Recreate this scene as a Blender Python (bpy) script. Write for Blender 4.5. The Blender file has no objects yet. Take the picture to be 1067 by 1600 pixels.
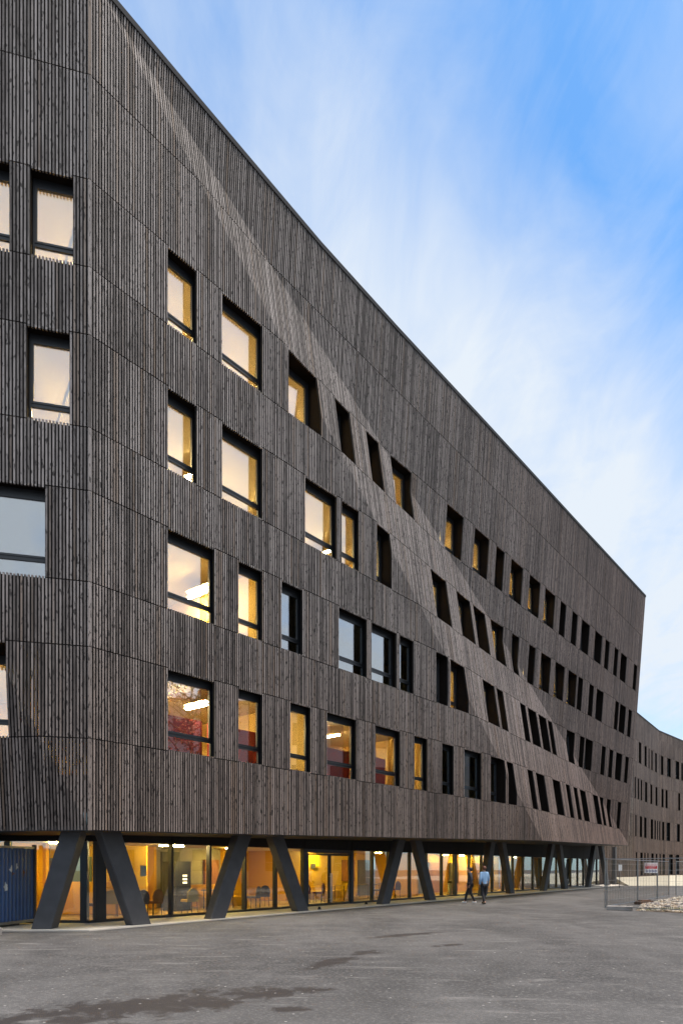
import bpy, bmesh, math, random
from mathutils import Vector, Matrix, noise
R = math.radians
random.seed(7)
S = bpy.context.scene
COL = S.collection

# ------------------------------------------------------------------ camera
EYE = 1.65
cam_d = bpy.data.cameras.new("camera")
cam = bpy.data.objects.new("camera", cam_d)
COL.objects.link(cam)
cam.location = (0, 0, EYE)
cam.rotation_euler = (R(90), 0, 0)
cam_d.sensor_fit = 'VERTICAL'
cam_d.sensor_height = 36.0
cam_d.lens = 24.0
cam_d.shift_y = 0.3475
cam_d.clip_start = 0.1
cam_d.clip_end = 2000
S.camera = cam

# ------------------------------------------------------------------ world and sun
SUN_EL, SUN_AZ = R(74), R(93)          # azimuth clockwise from +Y
W = bpy.data.worlds.new("World")
S.world = W
W.use_nodes = True
nt = W.node_tree
nt.nodes.clear()
L = nt.links
def wn(t, **k):
    n = nt.nodes.new(t)
    for a, b in k.items(): setattr(n, a, b)
    return n
out = wn('ShaderNodeOutputWorld'); bg = wn('ShaderNodeBackground')
sky = wn('ShaderNodeTexSky', sky_type='NISHITA', sun_disc=False)
sky.sun_elevation = SUN_EL; sky.sun_rotation = SUN_AZ
sky.air_density = 1.0; sky.dust_density = 0.6; sky.ozone_density = 2.2
tc = wn('ShaderNodeTexCoord')
sep = wn('ShaderNodeSeparateXYZ'); L.new(tc.outputs['Generated'], sep.inputs[0])
def wmath(op, a, b=None, clamp=False):
    n = wn('ShaderNodeMath', operation=op, use_clamp=clamp)
    for i, v in enumerate((a, b)):
        if v is None: continue
        if isinstance(v, (int, float)): n.inputs[i].default_value = v
        else: L.new(v, n.inputs[i])
    return n.outputs[0]
zc = wmath('MAXIMUM', sep.outputs[2], 0.0)
den = wmath('ADD', zc, 0.22)
cx_ = wmath('DIVIDE', sep.outputs[0], den); cy_ = wmath('DIVIDE', sep.outputs[1], den)
comb = wn('ShaderNodeCombineXYZ'); L.new(cx_, comb.inputs[0]); L.new(cy_, comb.inputs[1])
mp = wn('ShaderNodeMapping'); mp.inputs['Rotation'].default_value = (0, 0, R(30)); mp.inputs['Scale'].default_value = (1.7, 0.9, 1); mp.inputs['Location'].default_value = (0.35, 1.2, 0)
L.new(comb.outputs[0], mp.inputs[0])
n1 = wn('ShaderNodeTexNoise'); n1.inputs['Scale'].default_value = 1.7; n1.inputs['Detail'].default_value = 9; n1.inputs['Roughness'].default_value = 0.58; n1.inputs['Distortion'].default_value = 0.6
L.new(mp.outputs[0], n1.inputs['Vector'])
n2 = wn('ShaderNodeTexNoise'); n2.inputs['Scale'].default_value = 0.55; n2.inputs['Detail'].default_value = 3
L.new(comb.outputs[0], n2.inputs['Vector'])
# one long bank of thin cloud crosses the sky above the building, thinning towards the zenith
def smooth(v, lo, hi, a=0.0, b=1.0):
    m = wn('ShaderNodeMapRange', interpolation_type='SMOOTHSTEP'); m.inputs[1].default_value = lo; m.inputs[2].default_value = hi
    m.inputs[3].default_value = a; m.inputs[4].default_value = b; L.new(v, m.inputs[0]); return m.outputs[0]
dv = wn('ShaderNodeVectorMath', operation='DOT_PRODUCT'); L.new(tc.outputs['Generated'], dv.inputs[0]); dv.inputs[1].default_value = (0.6415, -0.5127, 0.5707)
bank = smooth(wmath('ABSOLUTE', dv.outputs['Value']), 0.03, 0.25, 1.0, 0.0)
bank = wmath('MULTIPLY', bank, smooth(sep.outputs[2], 0.56, 0.82, 1.0, 0.30))
hz = smooth(sep.outputs[2], 0.0, 0.45, 0.42, 0.0)
cl = wmath('ADD', wmath('MULTIPLY', bank, 0.74), wmath('MULTIPLY', wmath('SUBTRACT', n1.outputs[0], 0.5), 1.25))
n3 = wn('ShaderNodeTexNoise'); n3.inputs['Scale'].default_value = 5.5; n3.inputs['Detail'].default_value = 6; n3.inputs['Roughness'].default_value = 0.6; n3.inputs['Distortion'].default_value = 0.8
L.new(mp.outputs[0], n3.inputs['Vector'])
cl = wmath('ADD', cl, wmath('MULTIPLY', wmath('SUBTRACT', n3.outputs[0], 0.5), 0.55))
cl = wmath('ADD', cl, wmath('MULTIPLY', wmath('SUBTRACT', n2.outputs[0], 0.5), 0.5))
cl = wmath('ADD', cl, smooth(dv.outputs['Value'], 0.34, 0.62, 0.0, 0.72))   # the cloud closes in again over the yard side
cl = wmath('MAXIMUM', wmath('ADD', cl, 0.17), hz)
mr = wn('ShaderNodeMapRange'); mr.clamp = True; mr.inputs[1].default_value = 0.0; mr.inputs[2].default_value = 0.92
L.new(cl, mr.inputs[0])
cr = wn('ShaderNodeMix', data_type='RGBA')
skm = wn('ShaderNodeMix', data_type='RGBA', blend_type='MULTIPLY'); skm.inputs[0].default_value = 1.0
L.new(sky.outputs[0], skm.inputs[6]); skm.inputs[7].default_value = (0.98, 1.62, 1.96, 1)
L.new(mr.outputs[0], cr.inputs[0]); L.new(skm.outputs[2], cr.inputs[6]); cr.inputs[7].default_value = (6.4, 7.0, 7.7, 1)
L.new(cr.outputs[2], bg.inputs[0]); bg.inputs[1].default_value = 0.11
L.new(bg.outputs[0], out.inputs[0])

sun_d = bpy.data.lights.new("sun", 'SUN'); sun_d.energy = 5.0; sun_d.angle = R(35); sun_d.color = (1, 0.89, 0.78)
sun = bpy.data.objects.new("sun", sun_d); COL.objects.link(sun)
sv = Vector((math.cos(SUN_EL) * math.sin(SUN_AZ), math.cos(SUN_EL) * math.cos(SUN_AZ), math.sin(SUN_EL)))
sun.rotation_euler = sv.to_track_quat('Z', 'Y').to_euler(); sun.location = sv * 100
S.view_settings.view_transform = 'Standard'
S.view_settings.look = 'None'
S.view_settings.exposure = 0.2
S.view_settings.gamma = 1.0
S.view_settings.use_curve_mapping = False
cy = S.cycles
cy.use_denoising = True
cy.max_bounces = 7; cy.diffuse_bounces = 3; cy.glossy_bounces = 3; cy.transmission_bounces = 4; cy.transparent_max_bounces = 12
cy.caustics_reflective = False; cy.caustics_refractive = False
cy.sample_clamp_indirect = 4.0

# ------------------------------------------------------------------ helpers
class MB:
    """collects polygons, builds ONE mesh object"""
    def __init__(s): s.v = []; s.f = []; s.m = []
    def poly(s, pts, m=0):
        i = len(s.v); s.v += [tuple(p) for p in pts]; s.f.append(tuple(range(i, i + len(pts)))); s.m.append(m)
    def hexa(s, a, b, m=0, caps=True):
        """a: 4 pts of one end, b: matching 4 pts of the other"""
        i = len(s.v); s.v += [tuple(p) for p in a] + [tuple(p) for p in b]
        for k in range(4):
            s.f.append((i + k, i + (k + 1) % 4, i + 4 + (k + 1) % 4, i + 4 + k)); s.m.append(m)
        if caps: s.f += [(i + 3, i + 2, i + 1, i), (i + 4, i + 5, i + 6, i + 7)]; s.m += [m, m]
    def box(s, c, d, m=0, rz=0.0):
        x, y, z = d[0] / 2, d[1] / 2, d[2] / 2; co, si = math.cos(rz), math.sin(rz)
        def T(px, py, pz): return (c[0] + px * co - py * si, c[1] + px * si + py * co, c[2] + pz)
        q = [(-x, -y), (x, -y), (x, y), (-x, y)]
        s.hexa([T(a, b, -z) for a, b in q], [T(a, b, z) for a, b in q], m)
    def tube(s, pts, r, n=6, m=0, caps=True):
        pts = [Vector(p) for p in pts]; rings = []
        for k, p in enumerate(pts):
            t = (pts[min(k + 1, len(pts) - 1)] - pts[max(k - 1, 0)]).normalized()
            a = t.cross(Vector((0, 0, 1)) if abs(t.z) < 0.9 else Vector((1, 0, 0))).normalized(); b = t.cross(a)
            rr = r[k] if isinstance(r, (list, tuple)) else r
            i = len(s.v)
            for j in range(n):
                an = 2 * math.pi * j / n
                s.v.append(tuple(p + a * math.cos(an) * rr + b * math.sin(an) * rr))
            rings.append(i)
        for k in range(len(rings) - 1):
            for j in range(n):
                s.f.append((rings[k] + j, rings[k] + (j + 1) % n, rings[k + 1] + (j + 1) % n, rings[k + 1] + j)); s.m.append(m)
        if caps:
            s.f.append(tuple(rings[0] + j for j in range(n))[::-1]); s.f.append(tuple(rings[-1] + j for j in range(n))); s.m += [m, m]
    def lathe(s, c, prof, n=14, m=0):
        s_rings = []
        for r, z in prof:
            i = len(s.v)
            for j in range(n):
                a = 2 * math.pi * j / n; s.v.append((c[0] + r * math.cos(a), c[1] + r * math.sin(a), c[2] + z))
            s_rings.append(i)
        for k in range(len(s_rings) - 1):
            for j in range(n):
                s.f.append((s_rings[k] + j, s_rings[k] + (j + 1) % n, s_rings[k + 1] + (j + 1) % n, s_rings[k + 1] + j)); s.m.append(m)
        s.f.append(tuple(s_rings[0] + j for j in range(n))[::-1]); s.f.append(tuple(s_rings[-1] + j for j in range(n))); s.m += [m, m]
    def mesh(s, name, mats):
        me = bpy.data.meshes.new(name); me.from_pydata(s.v, [], s.f)
        mats = mats if isinstance(mats, (list, tuple)) else [mats]
        for k in mats: me.materials.append(k)
        if len(mats) > 1: me.polygons.foreach_set('material_index', s.m)
        me.update()
        return me
    def build(s, name, mats, parent=None, smooth=False):
        me = s.mesh(name, mats)
        bm = bmesh.new(); bm.from_mesh(me); bmesh.ops.recalc_face_normals(bm, faces=bm.faces); bm.to_mesh(me); bm.free()
        if smooth: me.shade_smooth()
        return link(name, me, parent)

def link(name, me, parent=None):
    o = bpy.data.objects.new(name, me); COL.objects.link(o)
    if parent:
        o.parent = parent
        o.matrix_parent_inverse = parent_world(parent).inverted()
    return o
def parent_world(p):
    m = Matrix.LocRotScale(p.location, p.rotation_euler, p.scale)
    if p.parent: m = parent_world(p.parent) @ p.matrix_parent_inverse @ m
    return m
def tag(o, label=None, cat=None, group=None, kind=None):
    if label: o['label'] = label
    if cat: o['category'] = cat
    if group: o['group'] = group
    if kind: o['kind'] = kind
    return o
def empty(name, loc, rz=0.0):
    o = bpy.data.objects.new(name, None); COL.objects.link(o); o.location = loc; o.rotation_euler = (0, 0, rz); o.empty_display_size = 0.2
    return o
def part(name, mb, mat, parent, smooth=False):
    """mesh in the parent's local space"""
    o = mb.build(name, mat, None, smooth); o.parent = parent; return o
def copy_tree(o, parent=None):
    c = o.copy(); COL.objects.link(c)
    if parent: c.parent = parent
    for ch in list(o.children): copy_tree(ch, c)
    return c

# ------------------------------------------------------------------ materials
class NT:
    def __init__(s, name):
        s.mat = bpy.data.materials.new(name); s.mat.use_nodes = True; s.t = s.mat.node_tree; s.t.nodes.clear()
        s.out = s.t.nodes.new('ShaderNodeOutputMaterial')
    def n(s, t, ins=None, **k):
        x = s.t.nodes.new(t)
        for a, b in k.items(): setattr(x, a, b)
        for a, b in (ins or {}).items(): s.set(x.inputs[a], b)
        return x
    def set(s, sock, v):
        if hasattr(v, 'is_output') or isinstance(v, bpy.types.NodeSocket): s.t.links.new(v, sock)
        else: sock.default_value = v
    def m(s, op, a, b=0.0, c=None, clamp=False):
        x = s.n('ShaderNodeMath', operation=op, use_clamp=clamp); s.set(x.inputs[0], a); s.set(x.inputs[1], b)
        if c is not None: s.set(x.inputs[2], c)
        return x.outputs[0]
    def pos(s): return s.n('ShaderNodeNewGeometry').outputs['Position']
    def noise(s, vec, scale, detail=4, rough=0.55, dist=0.0):
        return s.n('ShaderNodeTexNoise', {'Vector': vec, 'Scale': scale, 'Detail': detail, 'Roughness': rough, 'Distortion': dist}).outputs[0]
    def ramp(s, f, a, b, smooth=True):
        x = s.n('ShaderNodeMapRange', {0: f, 1: a, 2: b}, interpolation_type='SMOOTHSTEP' if smooth else 'LINEAR'); return x.outputs[0]
    def mix(s, f, a, b, bt='MIX'):
        x = s.n('ShaderNodeMix', data_type='RGBA', blend_type=bt); s.set(x.inputs[0], f)
        for i, v in ((6, a), (7, b)): s.set(x.inputs[i], (*v, 1) if isinstance(v, tuple) and len(v) == 3 else v)
        return x.outputs[2]
    def map(s, vec, scale=(1, 1, 1), rot=(0, 0, 0), loc=(0, 0, 0)):
        return s.n('ShaderNodeMapping', {'Vector': vec, 'Scale': scale, 'Rotation': rot, 'Location': loc}).outputs[0]
    def bsdf(s, col, rough=0.6, metal=0.0, bump=None, bs=0.3, bd=0.01, spec=0.5):
        b = s.n('ShaderNodeBsdfPrincipled', {'Roughness': rough, 'Metallic': metal, 'Specular IOR Level': spec})
        s.set(b.inputs['Base Color'], (*col, 1) if isinstance(col, tuple) and len(col) == 3 else col)
        if bump is not None:
            k = s.n('ShaderNodeBump', {'Height': bump, 'Strength': bs, 'Distance': bd}); s.t.links.new(k.outputs[0], b.inputs['Normal'])
        s.t.links.new(b.outputs[0], s.out.inputs[0]); return s.mat

def plain(name, col, rough=0.6, metal=0.0, var=0.15, scale=6.0, spec=0.5):
    t = NT(name); p = t.pos()
    f = t.noise(p, scale, 5)
    lo = tuple(c * (1 - var) for c in col); hi = tuple(min(1, c * (1 + var)) for c in col)
    return t.bsdf(t.mix(f, lo, hi), rough, metal, t.noise(p, scale * 8, 3), 0.12, 0.003, spec)
def emis(name, col, st):
    t = NT(name); e = t.n('ShaderNodeEmission', {'Color': (*col, 1), 'Strength': st}); t.t.links.new(e.outputs[0], t.out.inputs[0]); return t.mat
def glass(name, base, tint=(0.92, 0.95, 0.94), gain=1.0):
    t = NT(name)
    tr = t.n('ShaderNodeBsdfTransparent', {'Color': (*tint, 1)})
    wob = t.noise(t.pos(), 0.35, 2)
    bp = t.n('ShaderNodeBump', {'Height': wob, 'Strength': 0.05, 'Distance': 0.05})
    gl = t.n('ShaderNodeBsdfGlossy', {'Color': (0.95, 0.97, 1, 1), 'Roughness': 0.012, 'Normal': bp.outputs[0]})
    ge = t.n('ShaderNodeNewGeometry')
    dt = t.n('ShaderNodeVectorMath', {0: ge.outputs['Incoming'], 1: ge.outputs['True Normal']}, operation='DOT_PRODUCT').outputs['Value']
    fr = t.m('POWER', t.m('SUBTRACT', 1.0, t.m('ABSOLUTE', dt)), 5.0)     # Schlick
    f = t.m('ADD', t.m('MULTIPLY', fr, gain), base, clamp=True)
    mx = t.n('ShaderNodeMixShader', {0: f, 1: tr.outputs[0], 2: gl.outputs[0]})
    t.t.links.new(mx.outputs[0], t.out.inputs[0]); return t.mat

PITCH = 0.0825
def cladding(name, org, d, warm=False):
    """charred, weathered larch: every batten its own tone, knots and scorched streaks along its length"""
    t = NT(name); p = t.pos()
    sp = t.n('ShaderNodeSeparateXYZ', {0: p}); x, y, z = sp.outputs
    u = t.m('ADD', t.m('MULTIPLY', t.m('SUBTRACT', x, org[0]), d[0]), t.m('MULTIPLY', t.m('SUBTRACT', y, org[1]), d[1]))
    iu = t.m('FLOOR', t.m('DIVIDE', u, PITCH))
    iz = 0.0                                    # which course between the horizontal joints
    for jh in (3.3007, 5.6415, 7.2937, 9.6114, 11.223, 13.5852, 15.3112, 17.5464, 20.2195): iz = t.m('ADD', iz, t.m('GREATER_THAN', z, jh + EYE))
    cv = t.n('ShaderNodeCombineXYZ', {0: iu, 1: iz, 2: 0.0}).outputs[0]
    wn_ = t.n('ShaderNodeTexWhiteNoise', noise_dimensions='2D'); t.set(wn_.inputs['Vector'], cv)
    rnd = wn_.outputs['Value']
    zz = t.m('ADD', z, t.m('MULTIPLY', rnd, 61.0))
    lv = t.n('ShaderNodeCombineXYZ', {0: t.m('MULTIPLY', rnd, 91.0), 1: t.m('MULTIPLY', u, 3.0), 2: zz}).outputs[0]
    streak = t.noise(lv, 1.6, 5, 0.6)
    knot = t.ramp(t.noise(t.map(lv, (1, 1, 1.0)), 6.0, 3, 0.5), 0.57, 0.66)
    grain = t.noise(t.map(p, (60, 60, 2.5)), 1.0, 3)
    broad = t.noise(p, 0.22, 3)
    tone = t.m('ADD', t.m('MULTIPLY', rnd, 0.50), t.m('MULTIPLY', streak, 0.80))
    tone = t.m('ADD', tone, t.m('MULTIPLY', t.m('SUBTRACT', broad, 0.5), 0.5))
    c = t.mix(t.ramp(tone, 0.25, 1.05), (0.080, 0.070, 0.067), (0.40, 0.362, 0.350))
    wn2 = t.n('ShaderNodeTexWhiteNoise', noise_dimensions='2D'); t.set(wn2.inputs['Vector'], t.map(cv, loc=(13.3, 5.1, 0)))
    c = t.mix(t.m('MULTIPLY', t.ramp(wn2.outputs['Value'], 0.82, 1.0), 0.55), c, (0.245, 0.175, 0.125))
    c = t.mix(t.m('MULTIPLY', knot, 0.92), c, (0.026, 0.023, 0.022))
    c = t.mix(t.m('MULTIPLY', grain, 0.25), c, (0.10, 0.09, 0.085))
    # the far half of the wall has weathered less and kept more of its brown
    c = t.mix(t.ramp(u, 8.0, 48.0) if warm == 1 else 0.8, c, (0.78, 0.655, 0.605), 'MULTIPLY') if warm else c
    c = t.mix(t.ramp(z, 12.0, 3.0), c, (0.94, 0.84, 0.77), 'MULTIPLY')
    return t.bsdf(c, 0.72, 0, grain, 0.25, 0.004, 0.35)

ORG = Vector((-6.40065604, 17.4)); DA = Vector((0.6382591, 0.76982162)); NA = Vector((0.76982162, -0.6382591))
DD = Vector((3.9, 1.0)).normalized(); ND = Vector((DD.y, -DD.x))
M_A = cladding("weathered_battens", ORG, DA, True)
M_D = cladding("weathered_battens_side", ORG, DD)
M_sideshade = plain("batten_side_shade", (0.014, 0.012, 0.012), 0.85, 0, 0.3)  # near-black batten sides: shade of the gaps put into the colour
M_membrane = plain("black_membrane", (0.012, 0.011, 0.011), 0.9, 0, 0.2)
M_frame = plain("anthracite_frame", (0.026, 0.029, 0.034), 0.38, 0.0, 0.1)
M_lining = plain("dark_brown_lining", (0.017, 0.013, 0.011), 0.9, 0, 0.25, 2.0, spec=0.05)
M_pane = glass("window_glass", 0.33, gain=0.66)
M_shop = glass("curtain_wall_glass", 0.145, (0.90, 0.93, 0.91), 0.8)
M_roofmetal = plain("coping_metal", (0.05, 0.052, 0.057), 0.8, 0.0, 0.1, spec=0.08)
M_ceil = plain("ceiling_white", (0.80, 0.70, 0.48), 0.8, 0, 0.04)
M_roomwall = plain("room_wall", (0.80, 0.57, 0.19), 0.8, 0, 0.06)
M_redwall = plain("red_wall", (0.46, 0.05, 0.05), 0.7, 0, 0.15)
M_floor_in = plain("room_floor", (0.35, 0.27, 0.18), 0.6, 0, 0.1)
M_tube = emis("tube_glow", (1.0, 0.70, 0.29), 400.0)
M_down = emis("downlight_glow", (1.0, 0.69, 0.15), 280.0)
M_concrete_col = plain("dark_painted_concrete", (0.066, 0.066, 0.071), 0.7, 0, 0.4, 2.2)
M_soffit = plain("dark_soffit", (0.020, 0.019, 0.020), 0.6, 0, 0.2)

# ------------------------------------------------------------------ ground
def ground_mat():
    t = NT("worn_asphalt"); p = t.pos()
    sp = t.n('ShaderNodeSeparateXYZ', {0: p}); x, y, z = sp.outputs
    big = t.noise(t.map(p, (0.35, 0.16, 1), (0, 0, R(-35))), 1.0, 5, 0.6, 0.4)
    mid = t.noise(p, 1.3, 6, 0.65)
    fine = t.noise(p, 55, 4, 0.7)
    agg = t.n('ShaderNodeTexVoronoi', {'Vector': p, 'Scale': 70.0}).outputs['Distance']
    c = t.mix(t.ramp(t.m('ADD', t.m('MULTIPLY', big, 0.65), t.m('MULTIPLY', mid, 0.35)), 0.36, 0.66), (0.052, 0.051, 0.051), (0.120, 0.117, 0.116))
    # light dusty smears dragged along the road
    dust = t.ramp(t.noise(t.map(p, (0.5, 2.4, 1), (0, 0, R(-22))), 1.1, 6, 0.62, 0.5), 0.56, 0.74)
    c = t.mix(t.m('MULTIPLY', dust, 0.65), c, (0.235, 0.225, 0.217))
    dark = t.ramp(t.noise(t.map(p, (0.6, 1.9, 1), (0, 0, R(30)), (7, 3, 0)), 0.8, 6, 0.66, 0.6), 0.60, 0.72)
    c = t.mix(t.m('MULTIPLY', dark, 0.22), c, (0.085, 0.08, 0.078))
    # damp crumbled patches: chain of ellipses along the old trench
    segs = [(-2.35, 8.2, 2.1, 0.80, 33), (-1.05, 9.0, 0.9, 0.40, 28), (-0.15, 12.0, 0.95, 0.30, 62), (0.45, 13.3, 0.5, 0.3, 60),
            (-0.35, 9.25, 0.35, 0.14, 10), (1.55, 16.9, 1.4, 0.3, 35), (-0.55, 8.0, 0.35, 0.16, 10), (2.3, 14.6, 0.5, 0.2, 40), (-3.9, 7.25, 1.1, 0.34, 24)]
    acc = None
    for ex, ey, a, b, ang in segs:
        ca, sa = math.cos(R(ang)), math.sin(R(ang))
        dx = t.m('SUBTRACT', x, ex); dy = t.m('SUBTRACT', y, ey)
        ua = t.m('DIVIDE', t.m('ADD', t.m('MULTIPLY', dx, ca), t.m('MULTIPLY', dy, sa)), a)
        vb = t.m('DIVIDE', t.m('SUBTRACT', t.m('MULTIPLY', dy, ca), t.m('MULTIPLY', dx, sa)), b)
        q = t.m('SUBTRACT', 1.0, t.m('ADD', t.m('MULTIPLY', ua, ua), t.m('MULTIPLY', vb, vb)))
        acc = q if acc is None else t.m('MAXIMUM', acc, q)
    acc = t.m('MAXIMUM', acc, -1.6)
    edge = t.noise(p, 2.4, 8, 0.72, 0.6)
    wet = t.ramp(t.m('ADD', acc, t.m('MULTIPLY', t.m('SUBTRACT', edge, 0.5), 5.2)), 0.0, 0.75)
    grit = t.noise(p, 19, 6, 0.75)
    c = t.mix(t.m('MULTIPLY', t.ramp(fine, 0.38, 0.62), 0.34), c, (0.044, 0.042, 0.041))
    c = t.mix(t.m('MULTIPLY', t.ramp(grit, 0.48, 0.66), 0.45), c, (0.225, 0.215, 0.208))
    c = t.mix(t.m('MULTIPLY', wet, t.m('ADD', 0.62, t.m('MULTIPLY', grit, 0.45), clamp=True)), c, (0.026, 0.020, 0.018))
    spk = t.ramp(t.n('ShaderNodeTexWhiteNoise', {'Vector': t.n('ShaderNodeVectorMath', {0: t.map(p, (36, 36, 1))}, operation='FLOOR').outputs[0]}, noise_dimensions='2D').outputs['Value'], 0.9988, 0.9992)
    c = t.mix(t.m('MULTIPLY', spk, 0.6), c, (0.5, 0.48, 0.45))
    h = t.m('ADD', t.m('MULTIPLY', fine, 0.6), t.m('MULTIPLY', agg, 0.8))
    h = t.m('ADD', h, t.m('MULTIPLY', mid, 1.5))
    return t.bsdf(c, t.m('SUBTRACT', 0.86, t.m('MULTIPLY', wet, 0.12)), 0, h, 0.55, 0.02, 0.3)
mb = MB()
xs = [-400, -120, -60, -30, -20] + list(range(-15, 26)) + [30, 45, 60, 90, 140, 400]
ys = [-400, -120, -50, -20] + [k for k in range(-10, 46)] + [50, 55, 60, 75, 100, 160, 400, 900]
vi = {}
for i, x in enumerate(xs):
    for j, y in enumerate(ys):
        vi[i, j] = len(mb.v)
        near = max(0.0, 1 - max(0, abs(x) - 12) / 8) * max(0.0, 1 - max(0, y - 22) / 8)
        z = (noise.noise((x * 0.21, y * 0.21, 0.4)) * 0.035) * near * (1 if y < 17 else max(0.0, 1 - (y - 17) / 3))
        # stay level along the building
        if x < -3 and y > 14: z *= max(0.0, 1 - (y - 14) / 2)
        mb.v.append((x, y, z - 0.012))
for i in range(len(xs) - 1):
    for j in range(len(ys) - 1):
        mb.f.append((vi[i, j], vi[i + 1, j], vi[i + 1, j + 1], vi[i, j + 1])); mb.m.append(0)
g = mb.build('ground', ground_mat(), smooth=True); tag(g, kind='structure')

# glass-line frame
G0 = Vector((-7.4, 20.2)); GD = Vector((0.72, 1.0)).normalized(); GN = Vector((GD.y, -GD.x))
GANG = math.atan2(GD.y, GD.x)
def GP(v, z, w=0.0): return Vector((G0.x + GD.x * v + GN.x * w, G0.y + GD.y * v + GN.y * w, z))
def glv(px):
    k = (px - 533.5) / 1067.0; return (k * G0.y - G0.x) / (GD.x - k * GD.y)

M_conc = plain("pale_concrete", (0.62, 0.57, 0.50), 0.8, 0, 0.16, 1.6)
mb = MB()
e0 = GP(0, 0, 0)
a = [Vector((-16, 20.35, 0)), Vector((-7.4, 20.35, 0)), GP(60, 0, -0.15), GP(60, 0, 1.75), GP(30, 0, 1.75), GP(8, 0, 1.85), Vector((-6.6, 17.9, 0)), Vector((-16, 17.7, 0))]
n = len(a)
mb.poly([p + Vector((0, 0, 0.022)) for p in a]); mb.poly([p + Vector((0, 0, -0.1)) for p in a][::-1])
for i in range(n): mb.poly([a[i] + Vector((0, 0, -0.1)), a[(i + 1) % n] + Vector((0, 0, -0.1)), a[(i + 1) % n] + Vector((0, 0, 0.022)), a[i] + Vector((0, 0, 0.022))])
tag(mb.build('pavement', M_conc), kind='structure')

# pale forecourt rising gently to the far wing
mb = MB()
def slab(poly, z0, th=0.4):
    n = len(poly)
    mb.poly([(x, y, z) for x, y, z in poly]); mb.poly([(x, y, z - th) for x, y, z in poly][::-1])
    for i in range(n):
        p, q = poly[i], poly[(i + 1) % n]
        mb.poly([(p[0], p[1], p[2] - th), (q[0], q[1], q[2] - th), q, p])
slab([(26.5, 63.0, 0.0), (80, 60.0, 0.0), (80, 110, 0.80), (40, 92, 0.80), (29, 71, 0.72), (27.5, 69, 0.7)], 0)
tag(mb.build('forecourt', plain("pale_gravel_court", (0.46, 0.43, 0.34), 0.9, 0, 0.12, 0.8)), kind='structure')

# ------------------------------------------------------------------ facades
HT = {'s1': 3.3007, 'h1': 5.6415, 's2': 7.2937, 'h2': 9.6114, 's3': 11.223, 'h3': 13.5852, 's4': 15.3112, 'h4': 17.5464, 'j5': 20.2195}
def interp(tab, u):
    if u <= tab[0][0]: return tab[0][1]
    for (a, b), (c, d) in zip(tab, tab[1:]):
        if u <= c: return b + (d - b) * (u - a) / (c - a)
    return tab[-1][1]
SOF = [(0, .952), (5.2, 1.05), (15.5, 1.27), (27.3, 1.53), (43, 1.79), (53.5, 1.98)]
ROOF = [(0, 22.84), (3.3, 22.72), (9.2, 22.56), (14.2, 22.64), (22.6, 22.9), (36, 23.25), (53.5, 23.74)]
UAB, SAB, KB, UBC, SBC, KC = 29.9438, -1.3083, -0.1179, 59.3264, -2.6009, 0.0865
def w_main(u, h): return KB * max(u - UAB - SAB * h, 0) + KC * max(u - UBC - SBC * h, 0)
def w_side(u, h): return -0.42 * max(0.0, (-(u) * 1.98 + 0.952) - h) * 0.505 if u < 0 else 0.0

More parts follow.
